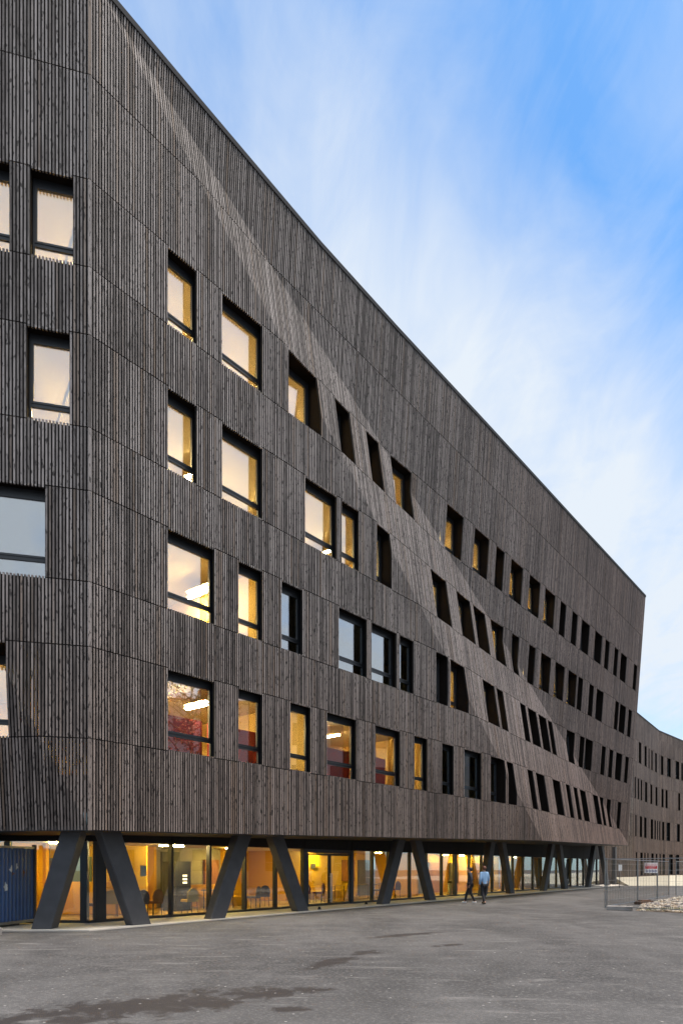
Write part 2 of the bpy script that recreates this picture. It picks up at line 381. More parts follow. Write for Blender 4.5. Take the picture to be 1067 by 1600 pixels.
class Facade:
    def __init__(s, org, d, wf, folds, bottom, roof, u0, u1, levels, wins, mat):
        s.o, s.d, s.n = org, d, Vector((d.y, -d.x)); s.wf, s.folds = wf, folds; s.bottom, s.roof = bottom, roof
        s.u0, s.u1 = u0, u1; s.levels = levels; s.wins = wins; s.mat = mat; s.ang = math.atan2(d.y, d.x)
    def P(s, u, h, off=0.0, w=None):
        w = s.wf(u, h) if w is None else w
        w += off
        return Vector((s.o.x + u * s.d.x + w * s.n.x, s.o.y + u * s.d.y + w * s.n.y, EYE + h))
    def cells(s):
        """(i, h0, h1) pieces of every batten column"""
        i0, i1 = int(round(s.u0 / PITCH)), int(round(s.u1 / PITCH))
        lv = s.levels
        for i in range(i0, i1):
            uc = (i + 0.5) * PITCH
            hs = [('b', s.bottom(uc))] + [(k, h) for k, h in lv if s.bottom(uc) + .1 < h < s.roof(uc) - .1] + [('t', s.roof(uc))]
            def inwin(r): return any(j <= i < j + n for j, n in s.wins.get(r, []))
            for (ka, a), (kb, b) in zip(hs, hs[1:]):
                ka_, kb_ = ka, kb
                if ka[0] == 's' and kb[0] == 'h':
                    if inwin(int(ka[1:])): continue
                cut = sorted(f(uc) for f in s.folds if a + 0.03 < f(uc) < b - 0.03)
                # battens run a little past the head and sill of an opening
                if ka[0] == 'h' and inwin(int(ka[1:])): a -= 0.075
                if kb[0] == 's' and inwin(int(kb[1:])): b += 0.045
                q = [a] + cut + [b]
                for k in range(len(q) - 1):
                    yield i, q[k], q[k + 1], k == 0, k == len(q) - 2
    def clad(s, root, n_single=0, score=None):
        allc = list(s.cells()); single = set()
        SW, SD = 0.045, 0.055
        bk = MB(); st = MB()
        for i, a, b, lo, hi in allc:
            ua, ub = i * PITCH, (i + 1) * PITCH
            for k, h in s.levels:
                if lo and k[0] == 'h' and abs(a + .075 - h) < 1e-6: a = h
                if hi and k[0] == 's' and abs(b - .045 - h) < 1e-6: b = h
            bk.poly([s.P(ua, a, -SD - .006), s.P(ub, a, -SD - .006), s.P(ub, b, -SD - .006), s.P(ua, b, -SD - .006)])
        def geom(i, a, b, lo, hi, mbx, org=None):
            ul, ur = (i + .5) * PITCH - SW / 2, (i + .5) * PITCH + SW / 2
            jit = (((i * 7919) % 101) / 101 - .5) * 0.006
            if lo: a += 0.015 + jit * .6
            if hi: b -= 0.015 + jit * .6
            eps = 0.002
            wa = [s.wf((i + .5) * PITCH, a + eps), s.wf((i + .5) * PITCH, b - eps)]
            q = lambda u, h, w: s.P(u, h, jit, w)
            A = [q(ul, a, wa[0] - SD), q(ur, a, wa[0] - SD), q(ur, a, wa[0]), q(ul, a, wa[0])]
            B = [q(ul, b, wa[1] - SD), q(ur, b, wa[1] - SD), q(ur, b, wa[1]), q(ul, b, wa[1])]
            if org is not None: A = [p - org for p in A]; B = [p - org for p in B]
            i0 = len(mbx.f); mbx.hexa(A, B)
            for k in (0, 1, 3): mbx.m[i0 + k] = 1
        if n_single:
            sc = sorted(allc, key=lambda c: -score(s, c)); single = set(sc[:n_single])
        cache = {}
        for c in allc:
            if c in single:
                i, a, b, lo, hi = c; org = s.P((i + .5) * PITCH, a)
                key = (round(a, 2), round(b, 2), s.wf((i + .5) * PITCH, a) == 0 and s.wf((i + .5) * PITCH, b) == 0 or i)
                if key not in cache:
                    x = MB(); geom(i, a, b, lo, hi, x, org); cache[key] = x.mesh('slat', [s.mat, M_sideshade])
                o = bpy.data.objects.new('slat', cache[key]); COL.objects.link(o); o.parent = root; o.location = org - root.location
            else: geom(*c, st)
        o = st.build('slat_cladding', [s.mat, M_sideshade], root); o['kind'] = 'stuff'
        bk.build('backing_wall', M_membrane, root)
    def window(s, root, i, n, hs, hh, depth=0.31, box=0.20, row=None):
        u0, u1 = i * PITCH, (i + n) * PITCH
        if s.wf(u1, hh) < -0.02: depth += 0.14
        gap = min([(j - i - n) * PITCH for j, m_ in (row or []) if j > i] + [9.0])
        ext = max(0.0, min(0.25 if s.wf(u1, hh) > -0.02 else 0.06, gap - 0.08))          # the frame is set wider than the gap in the battens
        fl = [f for f in s.folds]
        u1 += ext
        wg = min(s.wf(u, h) for u in (u0, u1) for h in (hs, hh)) - depth
        # lining of the reveal
        m = MB()
        for u in (u0, u1):
            cut = sorted(f(u) for f in fl if hs < f(u) < hh); q = [hs] + cut + [hh]
            for a, b in zip(q, q[1:]): m.poly([s.P(u, a, -.056), s.P(u, b, -.056), s.P(u, b, w=wg - .1), s.P(u, a, w=wg - .1)])
        for h in (hs, hh):
            cut = []
            q = [u0 + (u1 - u0) * k / 4 for k in range(5)]
            for a, b in zip(q, q[1:]): m.poly([s.P(a, h, -.056), s.P(b, h, -.056), s.P(b, h, w=wg - .1), s.P(a, h, w=wg - .1)])
        f = MB(); fw = 0.05; fr_ = 0.13
        def bar(ua, ub, ha, hb, d0, d1, mbx):
            mbx.hexa([s.P(ua, ha, w=wg + d0), s.P(ub, ha, w=wg + d0), s.P(ub, ha, w=wg + d1), s.P(ua, ha, w=wg + d1)],
                     [s.P(ua, hb, w=wg + d0), s.P(ub, hb, w=wg + d0), s.P(ub, hb, w=wg + d1), s.P(ua, hb, w=wg + d1)])
        e = 0.004
        bar(u0 + e, u0 + fw, hs + e, hh - e, -.08, 0, f); bar(u1 - fr_, u1 - e, hs + e, hh - e, -.08, 0, f)
        bar(u0 + fw, u1 - fr_, hs + e, hs + fw, -.08, -.002, f); bar(u0 + fw, u1 - fr_, hh - box, hh - e, -.08, -.002, f)
        ht = hs + 0.50
        bar(u0 + fw, u1 - fr_, ht, ht + 0.085, -.08, -.003, f)
        wo = f.build('window', M_frame, root)
        m.build('reveal_lining', M_lining, wo)
        # opening sash above the transom
        sh = MB(); sw = .055; a, b, c, d = u0 + fw, u1 - fr_, ht + .085, hh - box
        bar(a + e, a + sw, c + e, d - e, -.06, .015, sh); bar(b - sw, b - e, c + e, d - e, -.06, .015, sh)
        bar(a + sw, b - sw, c + e, c + sw, -.06, .013, sh); bar(a + sw, b - sw, d - sw, d - e, -.06, .013, sh)
        sh.build('sash', M_frame, wo)
        g = MB(); bar(a + sw - .004, b - sw + .004, c + sw - .004, d - sw + .004, -.035, -.02, g); g.build('pane', M_pane, wo)
        g = MB(); bar(a - .004, b + .004, hs + fw - .004, ht + .004, -.05, -.035, g); g.build('pane', M_pane, wo)
        return wo

LV = sorted(HT.items(), key=lambda t: t[1])
WA = {4: [(29, 12), (53, 20), (88, 20), (122, 12), (149, 12), (173, 20), (232, 20), (267, 20), (298, 12), (321, 20), (353, 20), (383, 20), (415, 12), (442, 12), (465, 20), (500, 20), (530, 12), (558, 12), (579, 20), (625, 12)],
      3: [(29, 12), (53, 20), (98, 20), (122, 12), (148, 12), (206, 20), (241, 20), (266, 20), (296, 20), (330, 12), (360, 12), (383, 20), (413, 20), (442, 20), (466, 12), (495, 12), (515, 20), (572, 12), (588, 20), (618, 12)],
      2: [(29, 20), (61, 12), (84, 12), (120, 20), (144, 20), (167, 12), (201, 12), (216, 20), (264, 20), (288, 12), (334, 12), (351, 20), (376, 20), (400, 12), (447, 20), (480, 12), (495, 20), (541, 12), (565, 12), (587, 20), (619, 12)],
      1: [(29, 20), (61, 12), (89, 12), (112, 20), (147, 20), (180, 12), (207, 12), (231, 20), (263, 20), (287, 12), (328, 12), (347, 20), (388, 20), (425, 12), (449, 12), (470, 20), (517, 20), (544, 12), (568, 12), (604, 12)]}
WD = {4: [(-17, 12), (-43, 20), (-75, 20)], 3: [(-18, 12), (-50, 20), (-75, 12)], 2: [(-33, 20), (-66, 20)], 1: [(-44, 20), (-76, 20)]}
FA = Facade(ORG, DA, w_main, [lambda u: (UAB - u) / -SAB, lambda u: (UBC - u) / -SBC], lambda u: interp(SOF, u), lambda u: interp(ROOF, u), 0.0, 649 * PITCH, LV, WA, M_A)
FD = Facade(ORG, DD, w_side, [lambda u: -u * 1.98 + 0.952], lambda u: 0.952, lambda u: 22.84, -85 * PITCH, 0.0, LV, WD, M_D)

bld = empty('timber_building', (ORG.x, ORG.y, 0))
tag(bld, 'long folded building clad in dark timber slats raised on slanted legs over a glazed floor', 'building')
def vis_score(s, c):
    i, a, b, lo, hi = c; u = (i + .5) * PITCH
    p = s.P(u, (a + b) / 2); k = p.x / p.y
    if k < -0.5 or (EYE + b - EYE) / p.y > 1.271: return -1
    tx = abs(s.d.x - k * s.d.y)
    return tx * (b - a) / p.y ** 2
alls = [(vis_score(F, c), F) for F in (FA, FD) for c in F.cells()]
alls.sort(key=lambda t: -t[0]); top = alls[:298]
nA = sum(1 for v, F in top if F is FA); nD = len(top) - nA
FA.clad(bld, nA, vis_score); FD.clad(bld, nD, vis_score)
for r, ws in WA.items():
    for i, n in ws: FA.window(bld, i, n, HT['s%d' % r], HT['h%d' % r], row=ws)
for r, ws in WD.items():
    for i, n in ws: FD.window(bld, i, n, HT['s%d' % r], HT['h%d' % r], row=ws)
# corner board where both faces meet
mb = MB(); cn = (NA + ND).normalized(); ct = Vector((-cn.y, cn.x))
lv = [0.95] + [h for k, h in LV] + [22.8]
for a, b in zip(lv, lv[1:]):
    q = [ORG + cn * 0.006 - ct * 0.045, ORG + cn * 0.006 + ct * 0.045, ORG - cn * 0.06 + ct * 0.03, ORG - cn * 0.06 - ct * 0.03]
    mb.hexa([(p.x, p.y, EYE + a + .008) for p in q], [(p.x, p.y, EYE + b - .008) for p in q])
mb.build('corner_board', cladding("corner_batten", ORG - DA * 0.3, DA), bld)

# coping, roof slab
mb = MB()
for F, us in ((FA, [0, 3.3, 9.2, 14.2, 22.6, 30, 36, 45, 53.55]), (FD, [-7, -3.5, 0])):
    for a, b in zip(us, us[1:]):
        def sec(u):
            h = F.roof(u); w = F.wf(u, h)
            return [F.P(u, h - .10, w=w + .03), F.P(u, h + .07, w=w + .03), F.P(u, h + .07, w=w - .40), F.P(u, h - .10, w=w - .40)]
        mb.hexa(sec(a), sec(b))
mb.build('roof_coping', M_roofmetal, bld)

BACK = -8.3
CU = 2.69
def fmap(F, t):
    """front u and back u along the room strip"""
    return t
def strips():
    """list of (F, u_front, u_back)"""
    o = []
    us = [-7.0, -5.2, -3.5, -1.8, 0.0]
    for u in us: o.append((FD, u, u + (-CU) * (u + 7.0) / 7.0))
    us = [0.0, 2.0, 4.0] + [4.0 + 2.06 * k for k in range(1, 25)]
    for u in us: o.append((FA, u, CU + u * (53.44 - CU) / 53.44))
    return o
def slab_part(name, h0, h1, mat, front=-0.16, lowfit=False, wback=BACK, u_lim=None, hb=None):
    m = MB(); ss = strips()
    for (F, a, ab), (F2, b, bb) in zip(ss, ss[1:]):
        if F is not F2: continue
        q = [(a, ab), (b, bb)]
        lo = [F.P(a, h0, front, min(F.wf(a, h0), F.wf(a, h1))), F.P(b, h0, front, min(F.wf(b, h0), F.wf(b, h1))), F.P(bb, h0, w=wback), F.P(ab, h0, w=wback)]
        hi = [F.P(a, h1, front, min(F.wf(a, h0), F.wf(a, h1))), F.P(b, h1, front, min(F.wf(b, h0), F.wf(b, h1))), F.P(bb, h1, w=wback), F.P(ab, h1, w=wback)]
        m.hexa(lo, hi)
    return m.build(name, mat, bld)
rooms = {}
for r in (1, 2, 3, 4):
    s_, h_ = HT['s%d' % r], HT['h%d' % r]
    rooms[r] = (s_ - 0.9, h_ + 0.28)
prev = None
for r in (1, 2, 3, 4):
    f, c = rooms[r]
    lowtop = prev if prev is not None else f - 0.28
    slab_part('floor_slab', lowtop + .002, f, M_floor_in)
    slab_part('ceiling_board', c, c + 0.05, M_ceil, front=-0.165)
    prev = c + 0.05
slab_part('roof_slab', 18.2, 18.6, M_membrane)
slab_part('roof_deck', 22.3, 22.4, M_membrane, front=-0.3)
def back_wall(name, h0, h1, mat, off=0.0):
    m = MB(); ss = strips()
    for (F, a, ab), (F2, b, bb) in zip(ss, ss[1:]):
        if F is not F2: continue
        m.hexa([F.P(ab, h0, w=BACK + off), F.P(bb, h0, w=BACK + off), F.P(bb, h0, w=BACK - .2), F.P(ab, h0, w=BACK - .2)],
               [F.P(ab, h1, w=BACK + off), F.P(bb, h1, w=BACK + off), F.P(bb, h1, w=BACK - .2), F.P(ab, h1, w=BACK - .2)])
    m.build(name, mat, bld)
for r in rooms:
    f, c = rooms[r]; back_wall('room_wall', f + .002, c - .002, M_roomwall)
f, c = rooms[1]
for a, b in ((3.4, 5.6), (5.9, 8.4), (9.3, 11.2), (11.5, 13.6), (14.6, 16.2)):      # wine red screens in the lowest offices
    m = MB(); m.hexa([FA.P(a, f + .003, w=-2.5), FA.P(b, f + .003, w=-2.5), FA.P(b, f + .003, w=-2.6), FA.P(a, f + .003, w=-2.6)], [FA.P(a, 5.0, w=-2.5), FA.P(b, 5.0, w=-2.5), FA.P(b, 5.0, w=-2.6), FA.P(a, 5.0, w=-2.6)])
    m.build('red_screen', M_redwall, bld)
# end walls
mb = MB()
mb.hexa([FA.P(53.46, 1.99, -.05), FA.P(53.56, 1.99, -.05), FA.P(53.56, 1.99, w=-9), FA.P(53.46, 1.99, w=-9)],
        [FA.P(53.46, 23.6, -.05), FA.P(53.56, 23.6, -.05), FA.P(53.56, 23.6, w=-9), FA.P(53.46, 23.6, w=-9)])
mb.hexa([FD.P(-7.12, .95, -.05), FD.P(-7.02, .95, -.05), FD.P(-7.02, .95, w=-9), FD.P(-7.12, .95, w=-9)],
        [FD.P(-7.12, 22.8, -.05), FD.P(-7.02, 22.8, -.05), FD.P(-7.02, 22.8, w=-9), FD.P(-7.12, 22.8, w=-9)])
mb.build('end_wall', M_A, bld)
# partitions and lamps; which rooms have their lights on
LIT = {4: [(-7, 33.2)], 3: [(-7, 37.8)], 2: [(0.4, 6.6), (17.6, 24.6)], 1: [(-7, 16.4)]}
PART = {4: [18.6, 33.7, 45.5], 3: [15.0, 29.0, 38.22], 2: [6.42, 17.70, 25.1], 1: [8.72, 16.5, 26.0]}
for r in (1, 2, 3, 4):
    f, c = rooms[r]
    for u in PART[r]:
        if u > 2.7:
            w0 = min(FA.wf(u, f), FA.wf(u, c)) - .15
            PW = MB(); PW.hexa([FA.P(u, f, w=w0), FA.P(u + .1, f, w=w0), FA.P(u + .1, f, w=BACK), FA.P(u, f, w=BACK)], [FA.P(u, c, w=w0), FA.P(u + .1, c, w=w0), FA.P(u + .1, c, w=BACK), FA.P(u, c, w=BACK)]); PW.build('partition_wall', M_roomwall, bld)
# corner partition between the unlit side room and the lit front room (second floor up)
mb = MB(); f, c = rooms[2]
q = [FD.P(-.12, f, -.15), FA.P(.12, f, -.15), FA.P(CU + .1, f, w=BACK), FD.P(-CU - .1, f, w=BACK)]
mb.hexa(q, [p + Vector((0, 0, c - f)) for p in q]); mb.build('partition_wall', M_roomwall, bld)
for r in (1, 2, 3, 4):
    f, c = rooms[r]
    for a, b in LIT[r]:
        u = a + 1.6 if a >= 0 else -5.2
        while u < b - .6:
            F = FA if u >= 0.3 else FD
            if -3.5 < u < 1.2: u = 1.9; continue
            w0 = min(F.wf(u, f), F.wf(u, c))
            for off in (-1.7, -2.05) if u < 12 else (-2.0,):
                m = MB(); hz_ = c - 0.32
                m.hexa([F.P(u - .05, hz_, w=w0 + off + 0.9 - 1.4), F.P(u + .05, hz_, w=w0 + off + .9 - 1.4), F.P(u + .05, hz_ + .05, w=w0 + off + .9 - 1.4), F.P(u - .05, hz_ + .05, w=w0 + off + .9 - 1.4)],
                       [F.P(u - .05, hz_, w=w0 + off - 1.6), F.P(u + .05, hz_, w=w0 + off - 1.6), F.P(u + .05, hz_ + .05, w=w0 + off - 1.6), F.P(u - .05, hz_ + .05, w=w0 + off - 1.6)])
                tl = m.build('tube_light', M_tube, bld)
                cvr = MB(); cvr.hexa([F.P(u - .13, hz_ + .055, w=w0 + off - .45), F.P(u + .13, hz_ + .055, w=w0 + off - .45), F.P(u + .13, hz_ + .075, w=w0 + off - .45), F.P(u - .13, hz_ + .075, w=w0 + off - .45)],
                    [F.P(u - .13, hz_ + .055, w=w0 + off - 1.65), F.P(u + .13, hz_ + .055, w=w0 + off - 1.65), F.P(u + .13, hz_ + .075, w=w0 + off - 1.65), F.P(u - .13, hz_ + .075, w=w0 + off - 1.65)])
                cvr.build('added_light_shield', M_ceil, tl)  # cover added above each tube to keep its light off the ceiling
                u += .28 if u < 12 else 0
            u += 3.1

# ------------------------------------------------------------------ soffit, legs, glazed ground floor
GH = 0.79                                   # glass head above eye level
mb = MB()
us = [0, 2, 5.2, 10, 15.5, 21, 27.3, 35, 43, 48, 53.45]
def gback(u):                               # point on the fascia line below / behind the facade
    return glv(0)
for a, b in zip(us, us[1:]):
    def back(u):
        p = FA.P(u, 0); v = (Vector((p.x, p.y)) - G0).dot(GD); return max(v, -0.0)
    za, zb = EYE + FA.bottom(a), EYE + FA.bottom(b)
    pa, pb = FA.P(a, FA.bottom(a), -.06), FA.P(b, FA.bottom(b), -.06)
    ba, bb = GP(back(a), za, -.35), GP(back(b), zb, -.35)
    up = Vector((0, 0, .12))
    mb.hexa([pa, pb, bb, ba], [pa + up, pb + up, bb + up, ba + up])
pa, pb = FD.P(-7, .952, -.02, w_side(-7, .952)), FD.P(0, .952, -.02)
ba, bb = Vector((-14.5, 20.6, EYE + .952)), GP(0, EYE + .952, -.35)
up = Vector((0, 0, .12)); mb.hexa([pa, pb, bb, ba], [pa + up, pb + up, bb + up, ba + up])
mb.build('soffit', M_soffit, bld)
# fascia above the glass
mb = MB()
vs = [0, 6, 12, 18, 24, 30, 36, 42, 48, 54]
def sofz(v): return EYE + interp([(0, .98), (20, 1.33), (33, 1.55), (46, 1.75), (54, 1.9)], v) + .1
vsx = [glv(k) for k in (157, 268, 382.5, 476, 549, 607, 640, 666, 711, 752, 786, 817, 845, 869, 891, 911)] + [54]
vsx = [0] + vsx
for a, b in zip(vsx, vsx[1:]):
    mb.hexa([GP(a + .012, EYE + GH, .03), GP(b - .012, EYE + GH, .03), GP(b - .012, EYE + GH, -.3), GP(a + .012, EYE + GH, -.3)],
            [GP(a + .012, sofz(a), .03), GP(b - .012, sofz(b), .03), GP(b - .012, sofz(b), -.3), GP(a + .012, sofz(a), -.3)])
mb.hexa([(-14.5, 20.2, EYE + GH), (-7.4, 20.2, EYE + GH), (-7.4, 20.5, EYE + GH), (-14.5, 20.5, EYE + GH)], [(-14.5, 20.2, EYE + 1.05), (-7.4, 20.2, EYE + 1.05), (-7.4, 20.5, EYE + 1.05), (-14.5, 20.5, EYE + 1.05)])
mb.build('fascia_panel', plain("fascia_black", (0.022, 0.020, 0.020), 0.7, 0, .2, spec=0.15), bld)
# mullions + panes
mul = [157, 268, 327.5, 382.5, 430.5, 476, 549, 581.5, 607, 640, 666, 690, 711, 733, 752, 769, 786, 801, 817, 832, 845, 857, 869, 880, 891, 902, 911, 920, 932]
wid = {157: .34, 476: .26, 549: .22, 711: .26}
vm = [glv(k) for k in mul]
for k, v in zip(mul, vm):
    w_ = wid.get(k, .085)
    m = MB(); m.hexa([GP(v - w_ / 2, .03, .06), GP(v + w_ / 2, .03, .06), GP(v + w_ / 2, .03, -.12), GP(v - w_ / 2, .03, -.12)], [GP(v - w_ / 2, EYE + GH, .06), GP(v + w_ / 2, EYE + GH, .06), GP(v + w_ / 2, EYE + GH, -.12), GP(v - w_ / 2, EYE + GH, -.12)])
    m.build('mullion', M_frame, bld)
m = MB()
for a, b in [(-.1, vm[5] - .13), (vm[6] + .11, 54)]:
    m.hexa([GP(a, .02, .05), GP(b, .02, .05), GP(b, .02, -.1), GP(a, .02, -.1)], [GP(a, .10, .05), GP(b, .10, .05), GP(b, .10, -.1), GP(a, .10, -.1)])
m.build('sill_rail', M_frame, bld)
edges = [-0.15] + vm + [54]
for k, (a, b) in enumerate(zip(edges, edges[1:])):
    if abs(a - vm[5]) < .01: continue
    m = MB(); m.hexa([GP(a + .02, .08, -.02), GP(b - .02, .08, -.02), GP(b - .02, .08, -.04), GP(a + .02, .08, -.04)], [GP(a + .02, EYE + GH + .02, -.02), GP(b - .02, EYE + GH + .02, -.02), GP(b - .02, EYE + GH + .02, -.04), GP(a + .02, EYE + GH + .02, -.04)])
    m.build('pane', M_shop, bld)
# side glazing left of the corner
for x0, x1 in ((-14.4, -9.95), (-9.8, -7.62)):
    m = MB(); m.box(((x0 + x1) / 2, 20.23, .08 + 1.18), (x1 - x0, .02, 2.36)); m.build('pane', M_shop, bld)
m = MB()
for x in (-9.87, -7.6, -12.2): m.box((x, 20.24, 1.23), (.17 if x < -9 else .22, .16, 2.4))
m.box((-11, 20.24, .06), (7, .14, .08)); m.build('mullion', M_frame, bld)
# entrance doors
dv0, dvm, dv1 = vm[5] + .14, (glv(512) + glv(517)) / 2, vm[6] - .12
DH = 2.27
for a, b, side in ((dv0, dvm - .004, 1), (dvm + .004, dv1, 0)):
    m = MB(); t = .09
    def q(va, vb, za, zb, w0=-.03, w1=.03, mm=m):
        mm.hexa([GP(va, za, w0), GP(vb, za, w0), GP(vb, za, w1), GP(va, za, w1)], [GP(va, zb, w0), GP(vb, zb, w0), GP(vb, zb, w1), GP(va, zb, w1)])
    q(a, a + t, .03, DH); q(b - t, b, .03, DH); q(a + t, b - t, .03, .13); q(a + t, b - t, DH - t, DH)
    d = m.build('entrance_door', M_frame, bld)
    m2 = MB(); q(a + t - .003, b - t + .003, .127, DH - t + .003, -.008, .008, m2); m2.build('door_pane', M_shop, d)
    hv = b - .05 if side else a + .05
    m3 = MB(); m3.tube([GP(hv, .16, .11), GP(hv, 1.42, .11)], .019, 8)
    for z in (.3, 1.28): m3.tube([GP(hv, z, .03), GP(hv, z, .11)], .012, 6)
    m3.build('handle', plain("brushed_steel", (.55, .55, .55), .3, .9, .05), d)
m = MB(); m.hexa([GP(dv0, DH + .01, -.06), GP(dv1, DH + .01, -.06), GP(dv1, DH + .01, .05), GP(dv0, DH + .01, .05)], [GP(dv0, EYE + GH, -.06), GP(dv1, EYE + GH, -.06), GP(dv1, EYE + GH, .05), GP(dv0, EYE + GH, .05)])
m.build('door_head', M_frame, bld)

# slanted legs: (base px, base w, top px)
def leg(bp, w, tp, wd=.66, dp=.34):
    def vv(px, ww):
        k = (px - 533.5) / 1067.0; o = G0 + GN * ww; return (k * o.y - o.x) / (GD.x - k * GD.y)
    vb, vt = vv(bp, w), vv(tp, w)
    zt = EYE + interp([(0, .98), (20, 1.33), (33, 1.55), (46, 1.75), (54, 1.9)], max(0, vt)) + .14
    m = MB(); c = .025
    def ring(v, z):
        a, b = v - wd / 2, v + wd / 2
        return [GP(a + c, z, w), GP(b - c, z, w), GP(b, z, w - c), GP(b, z, w - dp + c), GP(b - c, z, w - dp), GP(a + c, z, w - dp), GP(a, z, w - dp + c), GP(a, z, w - c)]
    rings = []
    for z, v in ((0.018, vb), (.09, vb + (vt - vb) * .035), (zt, vt)):
        rings.append(ring(v, z))
    for A, B in zip(rings, rings[1:]):
        for k in range(8): m.poly([A[k], A[(k + 1) % 8], B[(k + 1) % 8], B[k]])
    m.poly(rings[0][::-1]); m.poly(rings[-1])
    o = m.build('slanted_leg', M_concrete_col, bld)
for a in [(223, 1.78, 172), (341, 1.8, 385), (475, 1.65, 433), (603, 1.45, 629), (677, 1.3, 653), (757, 1.3, 771), (801, 1.3, 787), (852, 1.2, 865), (885, 1.1, 876), (921, 1.1, 931), (951, 1.0, 941)]: leg(*a)
leg(962, .6, 962, .5, .3)
# corner leg stands square to the side face
m = MB(); zt = EYE + 1.05
def ring1(x, z, y0=18.1, y1=18.62, wd=.50):
    return [(x - wd / 2, y0, z), (x + wd / 2, y0 + .05, z), (x + wd / 2, y1, z), (x - wd / 2, y1, z)]
m.hexa(ring1(-7.97, .018), ring1(-7.15, zt)); m.build('slanted_leg', M_concrete_col, bld)

# ---- ground-floor interior
M_yel = plain("ochre_paint", (0.66, 0.34, 0.012), 0.55, 0, 0.06)
M_yel2 = plain("yellow_paint", (0.76, 0.48, 0.015), 0.5, 0, 0.05)
M_gfloor = plain("warm_floor", (0.32, 0.20, 0.055), 0.35, 0, 0.12, 2)
M_grey = plain("grey_panel", (0.10, 0.10, 0.115), 0.5, 0, 0.2)
M_wood = plain("orange_wood", (0.30, 0.12, 0.04), 0.5, 0, 0.2)
M_grey2 = plain("warm_grey_wall", (0.30, 0.27, 0.235), 0.7, 0, 0.1)
m = MB(); m.poly([GP(0.0, .045, -.1), GP(54, .045, -.1), GP(54, .045, -10), GP(0, .045, -12), (-15, 28, .045), (-15, 20.33, .045), (-7.5, 20.33, .045)])
m.poly([GP(0.0, .0, -.1), GP(54, .0, -.1), GP(54, .0, -10), GP(0, .0, -12), (-15, 28, .0), (-15, 20.33, .0), (-7.5, 20.33, .0)][::-1])
m.build('hall_floor', M_gfloor, bld)
m = MB(); zc_ = EYE + GH + .06
pl = [GP(0.0, zc_, -.31), GP(54, zc_, -.31), GP(54, zc_, -10), GP(0, zc_, -12), Vector((-15, 28, zc_)), Vector((-15, 20.52, zc_)), Vector((-7.6, 20.52, zc_))]
m.poly(pl); m.poly([p + Vector((0, 0, .1)) for p in pl][::-1])
m.build('hall_ceiling', M_ceil, bld)
def hbox(name, v0, v1, w0, w1, z0, z1, mat):
    m = MB(); m.hexa([GP(v0, z0, w0), GP(v1, z0, w0), GP(v1, z0, w1), GP(v0, z0, w1)], [GP(v0, z1, w0), GP(v1, z1, w0), GP(v1, z1, w1), GP(v0, z1, w1)]); return m.build(name, mat, bld)
bw = [(-2, 1.2, M_yel, -4.5), (1.2, 5.6, M_grey2, -5.0), (5.6, 9.4, M_grey2, -4.2), (9.4, 13.6, M_yel2, -6.5), (13.6, 18.5, M_yel2, -4.2), (18.5, 22.4, M_yel2, -4.6), (22.4, 24.5, M_yel2, -3.0), (24.5, 31, M_yel, -3.2), (31, 38, M_yel2, -3.2), (38, 46, M_yel, -3.0), (46, 54, M_grey, -3.0)]
for a, b, mt, w in bw: hbox('hall_wall', a + .003, b - .003, w, w - .15, .046, zc_ - .002, mt)
for v, w0, w1 in ((1.2, -4.3, -5), (5.6, -4.0, -5), (9.4, -4, -6.5), (13.6, -4, -6.5), (22.4, -1.6, -4.5), (31, -2.2, -3.2)): hbox('hall_wall', v - .06, v + .06, w0, w1, .048, zc_ - .004, M_yel)
hbox('wall_panel', 1.5, 3.1, -4.88, -4.97, 1.0, 2.0, M_grey); hbox('wall_panel', 3.5, 5.3, -4.88, -4.97, .9, 2.05, M_grey)
hbox('low_bench', 13.9, 18.2, -3.4, -4.1, .05, .46, M_yel2); hbox('hall_counter', 1.3, 5.5, -4.3, -4.7, .05, 1.05, M_yel2); hbox('hall_counter', 6.95, 9.25, -3.5, -3.9, .05, .95, M_yel)
hbox('low_bench', 7.2, 9.2, -2.6, -3.2, .05, .45, M_yel2)
hbox('wall_panel', 18.7, 20.2, -4.48, -4.57, .9, 2.1, M_wood); hbox('wall_panel', 26.5, 28.0, -3.08, -3.17, .046, 2.0, M_wood)
hbox('wall_panel', 6.0, 6.9, -4.05, -4.17, .046, 2.3, M_grey); hbox('wall_panel', 8.3, 9.1, -4.05, -4.17, .8, 2.0, M_wood); hbox('wall_panel', 10.2, 11.4, -6.35, -6.47, .046, 2.2, M_grey); hbox('wall_panel', 24.9, 25.9, -3.05, -3.17, .046, 2.3, M_grey); hbox('wall_panel', 29.4, 30.6, -3.05, -3.17, .6, 2.0, M_grey); hbox('wall_panel', 39, 40.2, -2.85, -2.97, .046, 2.2, M_grey)
hbox('wall_panel', 20.6, 22.1, -4.48, -4.57, .046, 2.1, M_grey); hbox('wall_panel', 33, 35.5, -3.08, -3.17, .8, 2.0, M_wood)
# left of the corner: side hall
m = MB(); m.box((-11, 24.6, 1.25), (8, .15, 2.4)); m.build('hall_wall', M_yel2, bld)
m = MB(); m.box((-8.6, 23.4, .62), (2.2, .5, 1.1)); m.box((-11.5, 23.4, .62), (2.4, .5, 1.1)); m.build('hall_counter', M_yel, bld)
m = MB(); m.box((-9.6, 24.48, 1.6), (1.3, .06, .9)); m.build('notice_board', plain("green_board", (.10, .16, .11), .6), bld)
m = MB(); m.box((-7.95, 24.2, 1.3), (.5, .1, 2.2)); m.build('timber_door', M_wood, bld)
